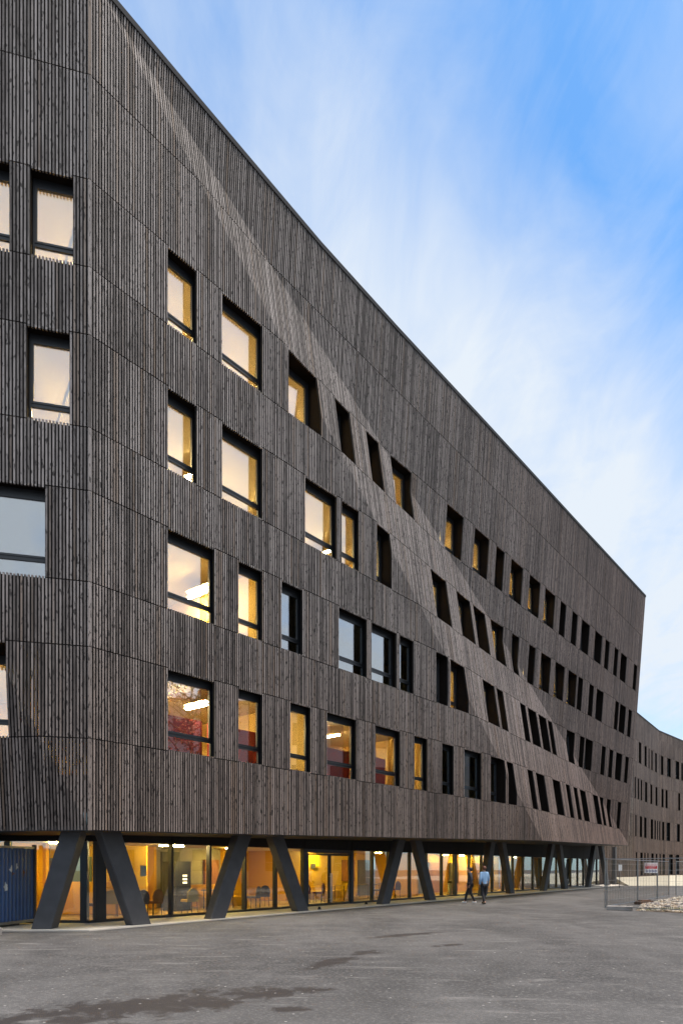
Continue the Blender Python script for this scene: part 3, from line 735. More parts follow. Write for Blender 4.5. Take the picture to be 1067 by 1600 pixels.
# lamps of the hall (lit in the photograph)
for v, w in ((2.3, -4.55), (4.6, -1.5), (8.6, -2.9), (12.0, -3.2), (15.9, -3.85), (19.6, -2.5), (23.2, -1.6), (27.4, -2.4), (30.2, -2.6), (34.5, -2.6), (39, -2.4)):
    m = MB(); p = GP(v, 0, w); m.lathe((p.x, p.y, zc_ - .05), [(.17, 0), (.17, .045)], 12); m.build('downlight', M_down, bld)
m = MB(); m.lathe((-9.4, 22.4, zc_ - .05), [(.17, 0), (.17, .045)], 12); m.build('downlight', M_down, bld)
m = MB(); p0, p1 = GP(3.6, zc_ - .07, -1.3), GP(4.5, zc_ - .07, -1.1); m.tube([p0, p1], .03, 6); m.build('tube_light', M_tube, bld)

# ------------------------------------------------------------------ far wing
P0 = Vector((.427 * 71.0, 71.0)); P1 = Vector((38, 81.8)); P2 = Vector((44.2, 88.4)); P3 = Vector((60, 101))
wing = empty('timber_wing', (P0.x, P0.y, .6))
tag(wing, 'lower slat clad wing with a bent facade standing far behind the fence', 'building')
FB = 0.0
RW = 16.4
LVF = [(k, h) for k, h in LV if k in ('s1', 'h1', 's2', 'h2', 's3', 'h3')] + [('s0', -0.85), ('h0', 1.72)]
LVF.sort(key=lambda t: t[1])
def sn(L): return [(int(round(a / PITCH)), max(4, int(round((b - a) * 0.92 / PITCH)))) for a, b in L]
W1 = {3: sn([(2.48, 3.71), (5.3, 6.44), (7.38, 7.96), (8.82, 9.63), (10.96, 12.06)]), 2: sn([(0.46, 1.13), (2.02, 2.72), (3.4, 4.18), (5.52, 6.77), (8.33, 9.52), (11.1, 12.36)]),
      1: sn([(0.84, 1.43), (2.94, 4.18), (5.14, 6.44), (8.47, 9.88), (10.59, 11.5), (12.06, 12.7)]), 0: sn([(1.04, 1.73), (3.24, 4.5), (5.14, 5.95), (6.71, 7.45), (8.82, 10.23), (11.32, 12.43)])}
W2 = {3: sn([(0.63, 1.53), (2.92, 4.33), (6.03, 7.52), (8.28, 9.04 - .05)]), 2: sn([(0.85, 1.65), (2.22, 3.1), (7.02, 7.9)]), 1: sn([(.12, .45), (1.08, 1.88), (2.68, 4.09), (6.52, 7.78)]), 0: sn([(0.2, 0.63), (1.19, 2.22), (3.62, 5.05), (6.03, 7.52)])}
for A, B, ws in ((P0, P1, W1), (P1, P2, W2), (P2, P3, {3: [(6, 15), (40, 15), (80, 10)], 2: [(20, 15), (60, 15)], 1: [(10, 15), (50, 15), (90, 15)], 0: [(20, 15), (60, 15)]})):
    d = (B - A).normalized(); Ln = (B - A).length
    F = Facade(A, d, lambda u, h: 0.0, [], lambda u: -1.25, lambda u: RW, 0.0, math.floor(Ln / PITCH) * PITCH, LVF, ws, cladding("wing_battens", A, d, 2))
    F.clad(wing)
    for r, wl in ws.items():
        for i, n in wl: F.window(wing, i, n, dict(LVF)['s%d' % r], dict(LVF)['h%d' % r], depth=.30, box=.12)
    m = MB()
    m.hexa([F.P(0, RW - .05, .03), F.P(Ln, RW - .05, .03), F.P(Ln, RW - .05, -.4), F.P(0, RW - .05, -.4)], [F.P(0, RW + .08, .03), F.P(Ln, RW + .08, .03), F.P(Ln, RW + .08, -.4), F.P(0, RW + .08, -.4)])
    m.build('roof_coping', M_roofmetal, wing)
    m = MB()
    for h in (-1.25, 2.0, 6.2, 10.2, 14.2, 16.2):
        m.hexa([F.P(0, h, -.6), F.P(Ln, h, -.6), F.P(Ln, h, -7), F.P(0, h, -7)], [F.P(0, h + .3, -.6), F.P(Ln, h + .3, -.6), F.P(Ln, h + .3, -7), F.P(0, h + .3, -7)])
    m.hexa([F.P(0, -1.25, -7), F.P(Ln, -1.25, -7), F.P(Ln, -1.25, -7.2), F.P(0, -1.25, -7.2)], [F.P(0, RW, -7), F.P(Ln, RW, -7), F.P(Ln, RW, -7.2), F.P(0, RW, -7.2)])
    m.build('inner_floor', plain("inner_dark", (.08, .075, .07), .8), wing)
# recessed connecting wall between both
m = MB(); a, b = P0 - Vector((.0, .03)), Vector((22.5, 66.0))
dd = (P0 - b).normalized()
FR = Facade(b, dd, lambda u, h: 0.0, [], lambda u: -1.6, lambda u: RW - .2, 0.0, math.floor((P0 - b).length / PITCH) * PITCH, [(k, h) for k, h in LV if h < 15], {}, cladding("recess_battens", b, dd))
FR.clad(wing)

# ------------------------------------------------------------------ building across the yard (only seen mirrored in the panes) and a tree
opp = empty('yard_building', (33, 26, 0)); tag(opp, 'pale grey flat roofed block across the yard, mirrored in the window panes', 'building')
m = MB(); m.box((39, 22, 7.7), (12, 44, 15.4)); m.build('wall', plain("pale_render", (.40, .38, .35), .8, 0, .1, .5), opp)
m = MB(); m.box((39, 22, 15.55), (12.4, 44.4, .3)); m.build('roof', M_roofmetal, opp)
wm = None
for j in range(4):
    for k in range(13):
        m = MB(); m.box((0, 0, 0), (.14, 1.7, 1.9))
        if wm is None: wm = m.mesh('window', plain("dull_glass", (.05, .06, .07), .15))
        o = bpy.data.objects.new('window', wm); COL.objects.link(o); o.parent = opp; o.location = Vector((32.96, 2.0 + 3.3 * k, 2.3 + 3.6 * j)) - opp.location

M_leafs = [plain("leaf_green", (.055, .075, .022), .6, 0, .3, 3), plain("leaf_olive", (.11, .10, .028), .6, 0, .3, 3)]
M_bark = plain("bark", (.07, .055, .045), .9, 0, .3, 4)
def tree(x, y, h, seed, nl, lab, mat):
    rnd = random.Random(seed); root = empty('deciduous_tree', (x, y, 0)); tag(root, lab, 'tree')
    m = MB(); tips = []
    m.tube([(0, 0, -.1), (.05, 0, h * .25), (0, .08, h * .5), (.05, .05, h * .92)], [h * .022, h * .017, h * .012, .02], 8)
    for k in range(34):
        z = h * rnd.uniform(.24, .85); a = rnd.uniform(0, 6.28); l = h * .34 * (1.15 - z / h) + .4
        p0 = Vector((0.03, .05, z)); p1 = p0 + Vector((math.cos(a) * l * .6, math.sin(a) * l * .6, l * .35)); p2 = p1 + Vector((math.cos(a + .3) * l * .5, math.sin(a + .3) * l * .5, l * .45))
        m.tube([p0, p1, p2], [.06, .035, .012], 5, caps=False); tips += [p1, p2, (p1 + p2) / 2]
    part('trunk', m, M_bark, root)
    m = MB()
    for _ in range(nl):
        t_ = rnd.choice(tips); c = t_ + Vector((rnd.gauss(0, .55), rnd.gauss(0, .55), rnd.gauss(.1, .5))); s = rnd.uniform(.07, .16)
        u_ = Vector((rnd.gauss(0, 1), rnd.gauss(0, 1), rnd.gauss(0, 1))).normalized(); v_ = u_.orthogonal().normalized()
        m.poly([c - u_ * s, c + v_ * s * .55, c + u_ * s, c - v_ * s * .55])
    w = part('crown', m, mat, root); w['kind'] = 'stuff'
tree(20.5, 19.5, 15, 1, 2500, 'tall thin crowned tree across the yard, mirrored in the lower left window', M_leafs[0])
tree(37, 56, 10, 2, 5200, 'olive leaved tree beyond the yard, mirrored in the right end of the glass front', M_leafs[1])
tree(41.5, 63, 12, 3, 5200, 'green leaved tree beyond the yard, mirrored in the right end of the glass front', M_leafs[0])
tree(48, 69, 13, 4, 5200, 'tallest green tree at the far end of the yard, outside the view', M_leafs[0])

# ------------------------------------------------------------------ site container, blocks
def cont_mat():
    t = NT("blue_container_paint"); p = t.n('ShaderNodeTexCoord').outputs['Object']
    sp = t.n('ShaderNodeSeparateXYZ', {0: p})
    f = t.noise(p, 2.0, 5)
    c = t.mix(f, (0.026, 0.068, 0.20), (0.045, 0.115, 0.29))
    def spots(lst, col, c):
        for (sy, sz, a, b) in lst:
            dy = t.m('DIVIDE', t.m('SUBTRACT', sp.outputs[1], sy), a); dz = t.m('DIVIDE', t.m('SUBTRACT', sp.outputs[2], sz), b)
            q = t.m('SUBTRACT', 1.0, t.m('ADD', t.m('MULTIPLY', dy, dy), t.m('MULTIPLY', dz, dz)))
            q = t.m('ADD', q, t.m('MULTIPLY', t.m('SUBTRACT', t.noise(p, 14, 4), .5), 3.0))
            c = t.mix(t.ramp(q, .1, .5), c, col)
        return c
    c = spots([(-.62, 1.62, .06, .10), (-.40, 1.68, .05, .10), (-.86, 1.12, .09, .14)], (.62, .64, .66), c)
    c = spots([(-1.25, 1.30, .06, .10), (-.55, 1.48, .05, .06), (-.10, 1.50, .06, .13), (.03, 1.5, .03, .2)], (.14, .05, .025), c)
    return t.bsdf(c, .45, 0.0, f, .1, .01)
pA, pB = Vector((-9.27, 18.55)), Vector((-8.97, 20.0))
dC = (pB - pA).normalized(); angC = math.atan2(dC.y, dC.x) - math.pi / 2
ct_ = empty('site_container', (pB.x - dC.x * .35, pB.y - dC.y * .35, 0.0), angC)
tag(ct_, 'dark blue corrugated site container with chipped paint under the left edge of the building', 'container')
M_cont = cont_mat(); M_gal = plain("galvanised", (.27, .28, .29), .42, .8, .12, 12)
m = MB(); LY = 5.0; H0, H1 = .16, 2.2; wX = 2.3
y = -LY; per = .155
prof = []
while y < .30:
    for dx, dy in ((0, 0), (0, .055), (-.035, .08), (-.035, .13)): prof.append((dx - .02, y + dy))
    y += per
for (x0, y0), (x1, y1) in zip(prof, prof[1:]): m.poly([(x0, y0, H0), (x1, y1, H0), (x1, y1, H1), (x0, y0, H1)])
m.box((-wX / 2 - .09, -2.33, 1.18), (wX - .1, 5.3, 2.04))
part('corrugated_wall', m, M_cont, ct_)
m = MB(); m.box((-.03, -2.33, .12), (.1, 5.35, .08)); m.box((-.03, -2.33, 2.23), (.1, 5.35, .06)); m.box((-wX, -2.33, 2.23), (.1, 5.35, .06)); part('edge_rail', m, M_gal, ct_)
m = MB(); m.box((-.02, .35, 1.17), (.1, .08, 2.3)); part('corner_post', m, plain("rusty_post", (.06, .05, .05), .7, 0, .4), ct_)
for y in (-4.5, -.3):
    m = MB(); m.box((-1.1, y, .045), (2.0, .2, .09)); part('skid', m, M_grey, ct_)
M_block = plain("old_concrete", (.30, .28, .26), .9, 0, .25, 5)
def block(loc, rz, dims, lab, grp=None):
    o = empty('concrete_block', loc, rz); tag(o, lab, 'concrete block', grp)
    m = MB(); x, y, z = dims; b = .03
    q = [(-x / 2, -y / 2), (x / 2, -y / 2), (x / 2, y / 2), (-x / 2, y / 2)]
    m.hexa([(a, c, 0) for a, c in q], [(a, c, z - b) for a, c in q], caps=False); m.poly([(a, c, 0) for a, c in q][::-1])
    q2 = [(a * (1 - 2 * b / x), c * (1 - 2 * b / y)) for a, c in q]
    m.hexa([(a, c, z - b) for a, c in q], [(a, c, z) for a, c in q2], caps=False); m.poly([(a, c, z) for a, c in q2])
    part('block', m, M_block, o)
    m = MB(); m.lathe((0, 0, z - .004), [(.035, 0), (.035, .012)], 10); m.lathe((x * .3, 0, z - .004), [(.03, 0), (.03, .01)], 10); part('socket_hole', m, M_membrane, o)
    return o
block((-8.62, 16.6, 0), R(6), (.62, .26, .20), 'small grey concrete block lying on the asphalt in front of the blue container')

# ------------------------------------------------------------------ fence
F0 = Vector((10.42, 27.1)); F1 = Vector((12.42, 24.8)); fd = (F1 - F0).normalized()
B1 = Vector((13.55, 31.3)); B2 = Vector((16.15, 35.0)); B3 = Vector((18.2, 38.0)); B4 = Vector((19.0, 38.9)); B5 = Vector((22.5, 37.5))
def fence_panel(a, b, lab, h=2.0, foot=None):
    d = b - a; Ln = d.length; rz = math.atan2(d.y, d.x)
    o = empty('mesh_fence_panel', (a.x, a.y, 0), rz); tag(o, lab, 'fence panel', 'temporary mesh fence panels round the gravel')
    for x in (.03, Ln - .03):
        m = MB(); m.tube([(x, 0, .05), (x, 0, h + .05)], .024, 8); part('post', m, M_gal, o)
    for z in (.12, h): 
        m = MB(); m.tube([(.03, 0, z), (Ln - .03, 0, z)], .019, 6); part('rail', m, M_gal, o)
    m = MB(); k = .13
    while k < Ln - .06: m.tube([(k, 0, .13), (k, 0, h)], .0032, 3, caps=False); k += .11
    for z in (.35, .75, 1.15, 1.55, 1.8): m.tube([(.04, 0, z), (Ln - .04, 0, z)], .0035, 3, caps=False)
    w = part('wire_mesh', m, M_gal, o); w['kind'] = 'stuff'
    return o
fence_panel(F0, F0 + fd * 3.4, 'front mesh fence panel with its free post standing in the concrete block beside the asphalt')
fence_panel(F0 + fd * 3.46, F0 + fd * 6.86, 'front mesh fence panel nearest the camera at the right edge')
fence_panel(F0 + Vector((.12, .08)), B1, 'rear mesh fence panel running back from the concrete block to the wooden pad')
fence_panel(B1 + Vector((.04, .06)), B2, 'rear mesh fence panel between the wooden pad and the far doubled post')
fence_panel(B2 + Vector((.05, .06)), B3, 'short mesh fence panel behind the red and white sign')
fence_panel(B4, B5, 'farthest mesh fence panel turning right in front of the pale forecourt')
block((F0.x + .42, F0.y - .45, 0), math.atan2(fd.y, fd.x) + R(25), (.95, .28, .17), 'long pale concrete block holding the free end post of the mesh fence')
fp = empty('fence_foot_pad', (B1.x + .2, B1.y - .2, 0), R(35)); tag(fp, 'brown timber pad under the rear fence post beside the gravel', 'pad')
m = MB(); m.box((0, 0, .07), (1.0, .34, .14)); m.box((.1, .02, .16), (.7, .2, .05)); part('board', m, plain("brown_boards", (.12, .07, .045), .8, 0, .3), fp)
# site sign
def text_mesh(txt, size):
    c = bpy.data.curves.new('lettering', 'FONT'); c.body = txt; c.size = size; c.align_x = 'CENTER'; c.align_y = 'CENTER'; c.extrude = .001; c.resolution_u = 2
    o = bpy.data.objects.new('lettering', c); COL.objects.link(o)
    dg = bpy.context.evaluated_depsgraph_get(); me = bpy.data.meshes.new_from_object(o.evaluated_get(dg)); bpy.data.objects.remove(o); me.name = 'lettering'
    return me
M_white = plain("sign_white", (.78, .80, .82), .45, 0, .03); M_red = plain("sign_red", (.55, .05, .06), .45, 0, .05); M_blue = plain("sign_blue", (.02, .05, .22), .45, 0, .05)
sgd = (B2 - B1).normalized(); sg_a = math.atan2(sgd.y, sgd.x)
zS = 33.2; sc = Vector(((1016.6 - 533.5) / 1067 * zS, zS))
sg = empty('site_sign', (sc.x, sc.y, EYE + .0), R(12)); tag(sg, 'white sign with a red band and blue pictograms wired to the mesh fence', 'sign')
m = MB(); m.box((0, 0, 0), (.72, .012, .50)); part('board', m, M_white, sg)
m = MB(); m.box((0, -.008, .03), (.66, .006, .16)); part('red_band', m, M_red, sg)
for t_, z_, sz, mt in (('SITE EN CHANTIER', .175, .078, M_red), ('ACCES INTERDIT', .062, .072, M_white), ('AU PUBLIC', -.012, .06, M_white)):
    me = text_mesh(t_, sz); me.materials.append(mt); o = link('lettering', me); o.parent = sg; o.location = (0, -.0125, z_); o.rotation_euler = (R(90), 0, 0)
for k in range(4):
    m = MB(); x = -.24 + .16 * k
    pr = [(x + .062 * math.cos(a * math.pi / 8), -.158 + .062 * math.sin(a * math.pi / 8)) for a in range(16)]
    m.poly([(a, -.010, b) for a, b in pr]); m.poly([(a, -.006, b) for a, b in pr][::-1])
    for i in range(16): m.poly([(pr[i][0], -.010, pr[i][1]), (pr[(i + 1) % 16][0], -.010, pr[(i + 1) % 16][1]), (pr[(i + 1) % 16][0], -.006, pr[(i + 1) % 16][1]), (pr[i][0], -.006, pr[i][1])])
    pc = part('pictogram', m, M_blue, sg)
    m = MB(); m.box((x, -.0115, -.165), (.03, .002, .05)); m.box((x, -.0115, -.128), (.022, .002, .02)); part('pictogram_mark', m, M_white, pc)
ws = empty('small_notice', (((968.5 - 533.5) / 1067) * 56.0, 56.0, EYE + .0), R(25)); tag(ws, 'small blank white notice fixed to the last slim post under the building end', 'notice')
m = MB(); m.box((0, 0, 0), (.38, .02, .52)); part('board', m, M_white, ws)
m = MB(); m.tube([(0, .06, -1.65), (0, .06, .5)], .03, 8); part('post', m, M_grey, ws)

# gravel + weeds
def gravel():
    poly = [Vector(p) for p in ((11.35, 26.4), (14.6, 22.6), (19, 24), (23, 37), (18.6, 38.2), (16.3, 34.6), (13.5, 30.6))]
    def inside(x, y):
        c = False; n = len(poly)
        for i in range(n):
            a, b = poly[i], poly[(i + 1) % n]
            if (a.y > y) != (b.y > y) and x < (b.x - a.x) * (y - a.y) / (b.y - a.y) + a.x: c = not c
        return c
    m = MB(); k = 0; rnd = random.Random(3)
    base = [(1, 0, 0), (0, 1, 0), (-1, 0, 0), (0, -1, 0), (.6, .6, .7), (-.6, .6, .75), (-.6, -.6, .7), (.6, -.6, .8), (0, 0, 1)]
    fc = [(0, 1, 4), (1, 2, 5), (2, 3, 6), (3, 0, 7), (4, 1, 5), (5, 2, 6), (6, 3, 7), (7, 0, 4), (4, 5, 8), (5, 6, 8), (6, 7, 8), (7, 4, 8)]
    cols = []
    while k < 5200:
        x, y = rnd.uniform(11, 23), rnd.uniform(22.5, 38.5)
        if not inside(x, y): continue
        s = rnd.uniform(.03, .10) * (1.5 if rnd.random() < .12 else 1); i0 = len(m.v); an = rnd.uniform(0, 6.28); h = rnd.uniform(.4, .8)
        for bx, by, bz in base:
            j = rnd.uniform(.75, 1.2)
            px, py = bx * s * j, by * s * j * .8
            m.v.append((x + px * math.cos(an) - py * math.sin(an), y + px * math.sin(an) + py * math.cos(an), -.02 + bz * s * h * j + .05 * (noise.noise((x * .7, y * .7, 1)) + .5)))
        mi = rnd.choice((0, 0, 1, 2))
        for f in fc: m.f.append(tuple(i0 + q for q in f)); m.m.append(mi)
        k += 1
    g = m.build('gravel', [plain("stone_pale", (.42, .38, .32), .9, 0, .25, 9), plain("stone_tan", (.30, .24, .17), .9, 0, .25, 9), plain("stone_grey", (.24, .22, .21), .9, 0, .25, 9)])
    tag(g, kind='stuff')
    m = MB()
    m.poly([(p.x, p.y, -.006) for p in poly]); s_ = m.build('soil', plain("brown_soil", (.16, .12, .085), .95, 0, .3, 3)); tag(s_, kind='structure')
    m = MB()
    for _ in range(420):
        x, y = rnd.gauss(12.4, .5), rnd.gauss(26.2, .28)
        if not inside(x, y): continue
        a = rnd.uniform(0, 6.28); h = rnd.uniform(.06, .16); l = rnd.uniform(.02, .07)
        d = Vector((math.cos(a), math.sin(a), 0)); q = Vector((x, y, .02)); r = Vector((-d.y, d.x, 0)) * .008
        m.poly([q - r, q + r, q + d * l + Vector((0, 0, h))])
    tag(m.build('weeds', plain("weed_green", (.13, .15, .03), .7, 0, .3, 20)), kind='stuff')
gravel()

# ------------------------------------------------------------------ furniture inside the hall
M_ch_dark = plain("dark_brown_seat", (.055, .030, .026), .6, 0, .2); M_ch_yel = plain("yellow_seat", (.62, .42, .03), .5, 0, .08); M_ch_red = plain("wine_seat", (.16, .030, .03), .6, 0, .2); M_chleg = plain("black_steel", (.02, .02, .02), .4, .3, .1)
def chair(v, w, rot, mat, lab, arch=True):
    p = GP(v, .046, w); o = empty('round_back_chair', p, GANG + rot); tag(o, lab, 'chair', 'chairs behind the glass front')
    m = MB(); pr = []
    for k in range(13):
        a = math.pi * k / 12; pr.append((.23 * math.cos(a), .62 + .27 * math.sin(a)))
    pr = [(.21, .48)] + pr + [(-.21, .48)]
    y0, y1 = .205, .245
    m.poly([(x, y0, z) for x, z in pr]); m.poly([(x, y1, z) for x, z in pr][::-1])
    for i in range(len(pr)): a, b = pr[i], pr[(i + 1) % len(pr)]; m.poly([(a[0], y0, a[1]), (b[0], y0, b[1]), (b[0], y1, b[1]), (a[0], y1, a[1])])
    part('backrest', m, mat, o)
    m = MB(); m.box((0, 0, .445), (.46, .44, .06)); m.box((0, -.01, .485), (.42, .40, .025)); part('seat', m, mat, o)
    for sx in (-1, 1):
        for sy in (-1, 1):
            m = MB(); m.tube([(sx * .20, sy * .19, 0), (sx * .19, sy * .18, .42)], .013, 6); part('leg', m, M_chleg, o)
    return o
chair(.75, -.9, R(180), M_ch_dark, 'dark round backed chair just right of the thick corner post')
chair(1.75, -1.5, R(150), M_ch_yel, 'yellow round backed chair half hidden by the second slanted leg')
chair(2.2, -.6, R(175), M_ch_dark, 'brown round backed chair left of the first slim mullion under the bright lamp')
chair(2.8, -.65, R(185), M_ch_red, 'wine red round backed chair straight behind the first slim mullion')
chair(4.3, -.55, R(170), M_ch_yel, 'bright yellow round backed chair beside the vending machine')
chair(7.6, -.6, R(200), M_ch_dark, 'dark chair seen alone between the legs of the second pair')
chair(8.9, -1.3, R(160), M_ch_dark, 'dark chair half hidden behind the right leg of the second pair')
chair(12.3, -1.8, R(140), M_ch_red, 'wine red chair seen through the right entrance door')
chair(12.95, -1.5, R(200), M_ch_red, 'second wine red chair farther right behind the entrance door')
chair(16.1, -2.2, R(180), M_ch_yel, 'yellow chair in front of the long yellow bench')
chair(17.6, -1.2, R(190), M_ch_dark, 'dark chair just left of the slim mullion between the third pair of legs')
chair(19.2, -1.2, R(170), M_ch_red, 'wine red chair just right of the slim mullion between the third pair of legs')
def table(v, w, lab, mat):
    p = GP(v, .046, w); o = empty('cafe_table', p, GANG); tag(o, lab, 'table')
    m = MB(); m.box((0, 0, .73), (1.2, .7, .035)); part('tabletop', m, mat, o)
    for sx in (-1, 1):
        for sy in (-1, 1):
            m = MB(); m.tube([(sx * .52, sy * .28, 0), (sx * .52, sy * .28, .72)], .018, 6); part('leg', m, M_chleg, o)
table(7.0, -1.9, 'grey topped table behind the lone dark chair', M_grey); table(14.6, -1.9, 'yellow topped table in front of the long yellow bench', M_yel2); table(18.4, -2.3, 'grey topped table between the third pair of legs', M_grey)
vmch = empty('vending_machine', GP(5.15, .046, -2.2), GANG); tag(vmch, 'black vending machine with small lit buttons beside the yellow chair', 'vending machine')
m = MB(); m.box((0, 0, .92), (.75, .7, 1.84)); part('cabinet', m, M_membrane, vmch)
m = MB()
M_btn = emis("button_glow", (1, .75, .4), 4.0)
for z in (1.05, 1.18, 1.31): m.box((.08, -.355, z), (.2, .012, .07))
part('lit_button_panel', m, M_btn, vmch)
def notice(v, w, z, dx, dz, lab, mat):
    o = empty('notice_sheet', GP(v, z, w), GANG); tag(o, lab, 'notice'); m = MB(); m.box((0, 0, 0), (dx, .012, dz)); part('sheet', m, mat, o)
notice(1.95, -.08, 1.55, .24, .34, 'white paper sheet taped to the glass right of the second slanted leg', plain("paper", (.75, .72, .62), .7, 0, .05))
notice(15.95, -4.18, 1.75, .4, .26, 'small dark notice on the yellow wall under the spotlight', M_grey)
notice(10.95, -.08, 1.58, .28, .16, 'small yellow sticker on the left entrance door', M_yel2)

# ------------------------------------------------------------------ small things outside
def bin_():
    p = Vector(((702.5 - 533.5) / 1067 * 40.5, 40.5)); o = empty('ash_bin', (p.x, p.y, .022)); tag(o, 'slim grey cylindrical ash bin with a dark lid by the lit yellow doorway', 'bin')
    m = MB(); m.lathe((0, 0, 0), [(.13, 0), (.135, .02), (.135, .72)], 16); part('body', m, M_gal, o, True)
    m = MB(); m.lathe((0, 0, .72), [(.138, 0), (.138, .05), (.11, .12), (.05, .16), (.01, .17)], 16); part('lid', m, M_chleg, o, True)
bin_()
for px, z_, lab in ((499, 26.6, 'small black door stop on the pale pavement in front of the left entrance door'), (572, 30.4, 'small black door stop on the pale pavement right of the entrance doors')):
    o = empty('door_stop', ((px - 533.5) / 1067 * z_, z_, .022)); tag(o, lab, 'door stop')
    m = MB(); m.lathe((0, 0, 0), [(.07, 0), (.075, .02), (.06, .07), (.045, .10), (.02, .12)], 10); part('dome', m, M_chleg, o, True)
    m = MB(); m.lathe((0, 0, -.001), [(.09, 0), (.09, .012)], 10); part('base_plate', m, M_gal, o)

# ------------------------------------------------------------------ people
def skinned(name, verts, edges, radii, root, mat, parent, levels=2):
    me = bpy.data.meshes.new(name); me.from_pydata(verts, edges, []); o = bpy.data.objects.new(name, me); COL.objects.link(o)
    o.modifiers.new('skin', 'SKIN'); sub = o.modifiers.new('sub', 'SUBSURF'); sub.levels = levels; sub.render_levels = levels
    for i, r in enumerate(radii):
        sv_ = me.skin_vertices[0].data[i]; sv_.radius = r if isinstance(r, tuple) else (r, r); sv_.use_root = (i == root)
    dg = bpy.context.evaluated_depsgraph_get(); m2 = bpy.data.meshes.new_from_object(o.evaluated_get(dg)); bpy.data.objects.remove(o)
    m2.name = name; m2.materials.clear(); m2.materials.append(mat); m2.shade_smooth()
    q = bpy.data.objects.new(name, m2); COL.objects.link(q); q.parent = parent; return q
M_skin = plain("skin", (.42, .24, .17), .55, 0, .06)
def person(loc, rz, lab, m_top, m_leg, m_hair, m_shoe, step=.24, scale=1.0, bag=None):
    root = empty('person', loc, rz); root.scale = (scale,) * 3; tag(root, lab, 'person')
    # local: facing -Y, z up; right leg forward
    s = step
    J = dict(pel=(0, 0, .93), sp=(0, .0, 1.12), ch=(0, .0, 1.32), nk=(0, -.01, 1.47), hd=(0, -.03, 1.56), tp=(0, -.02, 1.70),
             shl=(.165, 0, 1.40), ell=(.215, .07, 1.13), wrl=(.21, -.03, .89), hal=(.205, -.05, .82),
             shr=(-.165, 0, 1.40), elr=(-.215, .0, 1.13), wrr=(-.21, -.14, .91), har=(-.205, -.17, .85),
             hpl=(.09, 0, .88), knl=(.095, .02, .50), anl=(.095, s, .10), tol=(.10, s - .15, .04), hel=(.095, s + .05, .06),
             hpr=(-.09, 0, .88), knr=(-.095, -.16, .50), anr=(-.095, -s - .02, .09), tor=(-.105, -s - .19, .035), her=(-.095, -s + .03, .045))
    names = list(J); ix = {k: i for i, k in enumerate(names)}
    E_ = [('pel', 'sp'), ('sp', 'ch'), ('ch', 'nk'), ('nk', 'hd'), ('hd', 'tp'), ('ch', 'shl'), ('shl', 'ell'), ('ell', 'wrl'), ('wrl', 'hal'), ('ch', 'shr'), ('shr', 'elr'), ('elr', 'wrr'), ('wrr', 'har'),
          ('pel', 'hpl'), ('hpl', 'knl'), ('knl', 'anl'), ('anl', 'tol'), ('anl', 'hel'), ('pel', 'hpr'), ('hpr', 'knr'), ('knr', 'anr'), ('anr', 'tor'), ('anr', 'her')]
    RR = dict(pel=(.13, .10), sp=(.125, .095), ch=(.14, .105), nk=(.05, .055), hd=(.075, .09), tp=(.062, .075), shl=.058, ell=.042, wrl=.027, hal=(.034, .02), shr=.058, elr=.042, wrr=.027, har=(.034, .02),
              hpl=.085, knl=.056, anl=.038, tol=(.038, .028), hel=.032, hpr=.085, knr=.056, anr=.038, tor=(.038, .028), her=.032)
    body = skinned('body', [J[k] for k in names], [(ix[a], ix[b]) for a, b in E_], [RR[k] for k in names], ix['pel'], M_skin, root)
    def sub_(keys, edges, grow, name, mat, rt, extra=None):
        ii = {k: i for i, k in enumerate(keys)}; vs = [J[k] for k in keys]; rs = []
        for k in keys:
            r = RR[k]; r = r if isinstance(r, tuple) else (r, r); g = (extra or {}).get(k, grow); rs.append((r[0] + g, r[1] + g))
        return skinned(name, vs, [(ii[a], ii[b]) for a, b in edges], rs, ii[rt], mat, root)
    J['hem'] = (0, .0, .84); RR['hem'] = (.15, .12)
    J['ks'] = (0, -.01, 1.475); RR['ks'] = (.062, .062)
    sub_(['hem', 'sp', 'ch', 'ks', 'shl', 'ell', 'wrl', 'shr', 'elr', 'wrr'], [('hem', 'sp'), ('sp', 'ch'), ('ch', 'ks'), ('ch', 'shl'), ('shl', 'ell'), ('ell', 'wrl'), ('ch', 'shr'), ('shr', 'elr'), ('elr', 'wrr')], .024, 'jacket', m_top, 'sp')
    sub_(['pel', 'hpl', 'knl', 'anl', 'hpr', 'knr', 'anr'], [('pel', 'hpl'), ('hpl', 'knl'), ('knl', 'anl'), ('pel', 'hpr'), ('hpr', 'knr'), ('knr', 'anr')], .014, 'trousers', m_leg, 'pel')
    for a, t_, h in (('anl', 'tol', 'hel'), ('anr', 'tor', 'her')):
        sub_([a, t_, h], [(a, t_), (a, h)], .012, 'shoe', m_shoe, a)
    # hair cap, facial features
    m = MB(); bm = bmesh.new(); bmesh.ops.create_uvsphere(bm, u_segments=16, v_segments=10, radius=1.0)
    for v in bm.verts:
        v.co.x *= .088; v.co.y *= .105; v.co.z *= .115; v.co += Vector((0, .008, 1.635))
        if v.co.y < -.04 and v.co.z < 1.665: v.co.y = -.035; v.co.x *= .9
        if v.co.z < 1.58: v.co.z = 1.58 + (v.co.z - 1.58) * .5
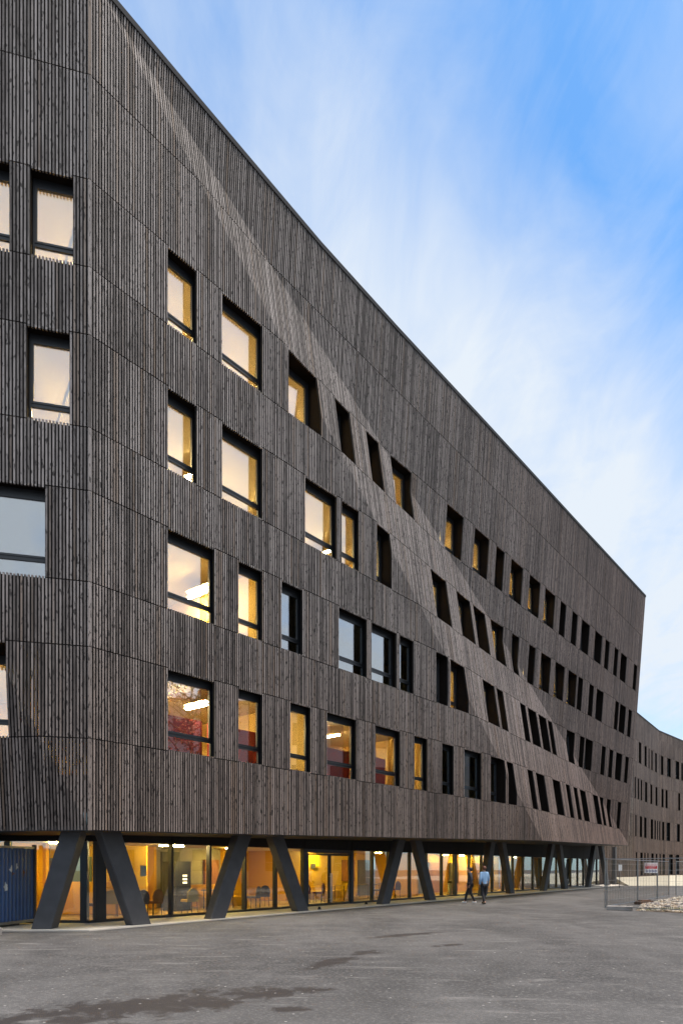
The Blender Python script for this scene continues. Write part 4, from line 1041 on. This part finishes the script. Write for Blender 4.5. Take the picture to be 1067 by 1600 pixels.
    me = bpy.data.meshes.new('hair'); bm.to_mesh(me); bm.free(); me.materials.append(m_hair); me.shade_smooth(); link('hair', me).parent = root
    m = MB(); m.hexa([(-.016, -.112, 1.585), (.016, -.112, 1.585), (.016, -.135, 1.585), (-.016, -.135, 1.585)], [(-.008, -.105, 1.63), (.008, -.105, 1.63), (.008, -.112, 1.63), (-.008, -.112, 1.63)]); part('nose', m, M_skin, root)
    m = MB()
    for x in (-.032, .032): m.lathe((x, -.105, 1.628), [(.002, -.007), (.010, -.003), (.010, .003), (.002, .007)], 8)
    part('eyes', m, M_membrane, root)
    for side, wr, ha in ((1, 'wrl', 'hal'), (-1, 'wrr', 'har')):
        h = Vector(J[ha]); dr = (h - Vector(J[wr])).normalized(); m = MB()
        for k, ln in enumerate((.06, .072, .076, .068)):
            yb = -.025 + .017 * k; a = h + Vector((0, yb, 0)) + dr * .012
            m.tube([a, a + dr * ln * .5 + Vector((-side * .006, 0, 0)), a + dr * ln + Vector((-side * .02, 0, .004))], [.0085, .008, .006], 6)
        a = h + Vector((0, -.022, .02)); m.tube([a, a + Vector((-side * .004, -.03, -.03)), a + Vector((-side * .01, -.035, -.055))], [.010, .009, .007], 6)
        part('fingers', m, M_skin, root, True)
    return root
M_jk = plain("light_blue_jacket", (.26, .43, .66), .7, 0, .15, 9); M_tr = plain("black_trousers", (.018, .018, .022), .8, 0, .2); M_hr = plain("reddish_hair", (.13, .05, .03), .6, 0, .3, 30); M_sh = plain("black_shoes", (.015, .015, .015), .5)
M_jk2 = plain("dark_grey_coat", (.045, .045, .06), .8, 0, .15, 9); M_hr2 = plain("dark_hair", (.03, .02, .018), .6, 0, .3, 30); M_shw = plain("white_trainers", (.7, .7, .7), .5)
person((6.45, 30.9, -.005), R(195), 'person in a light blue jacket and black trousers walking away across the asphalt', M_jk, M_tr, M_hr, M_sh)
person((5.95, 31.6, -.005), R(-100), 'person in a dark grey coat and white shoes left of the light blue jacket', M_jk2, M_tr, M_hr2, M_shw, .22, .97)
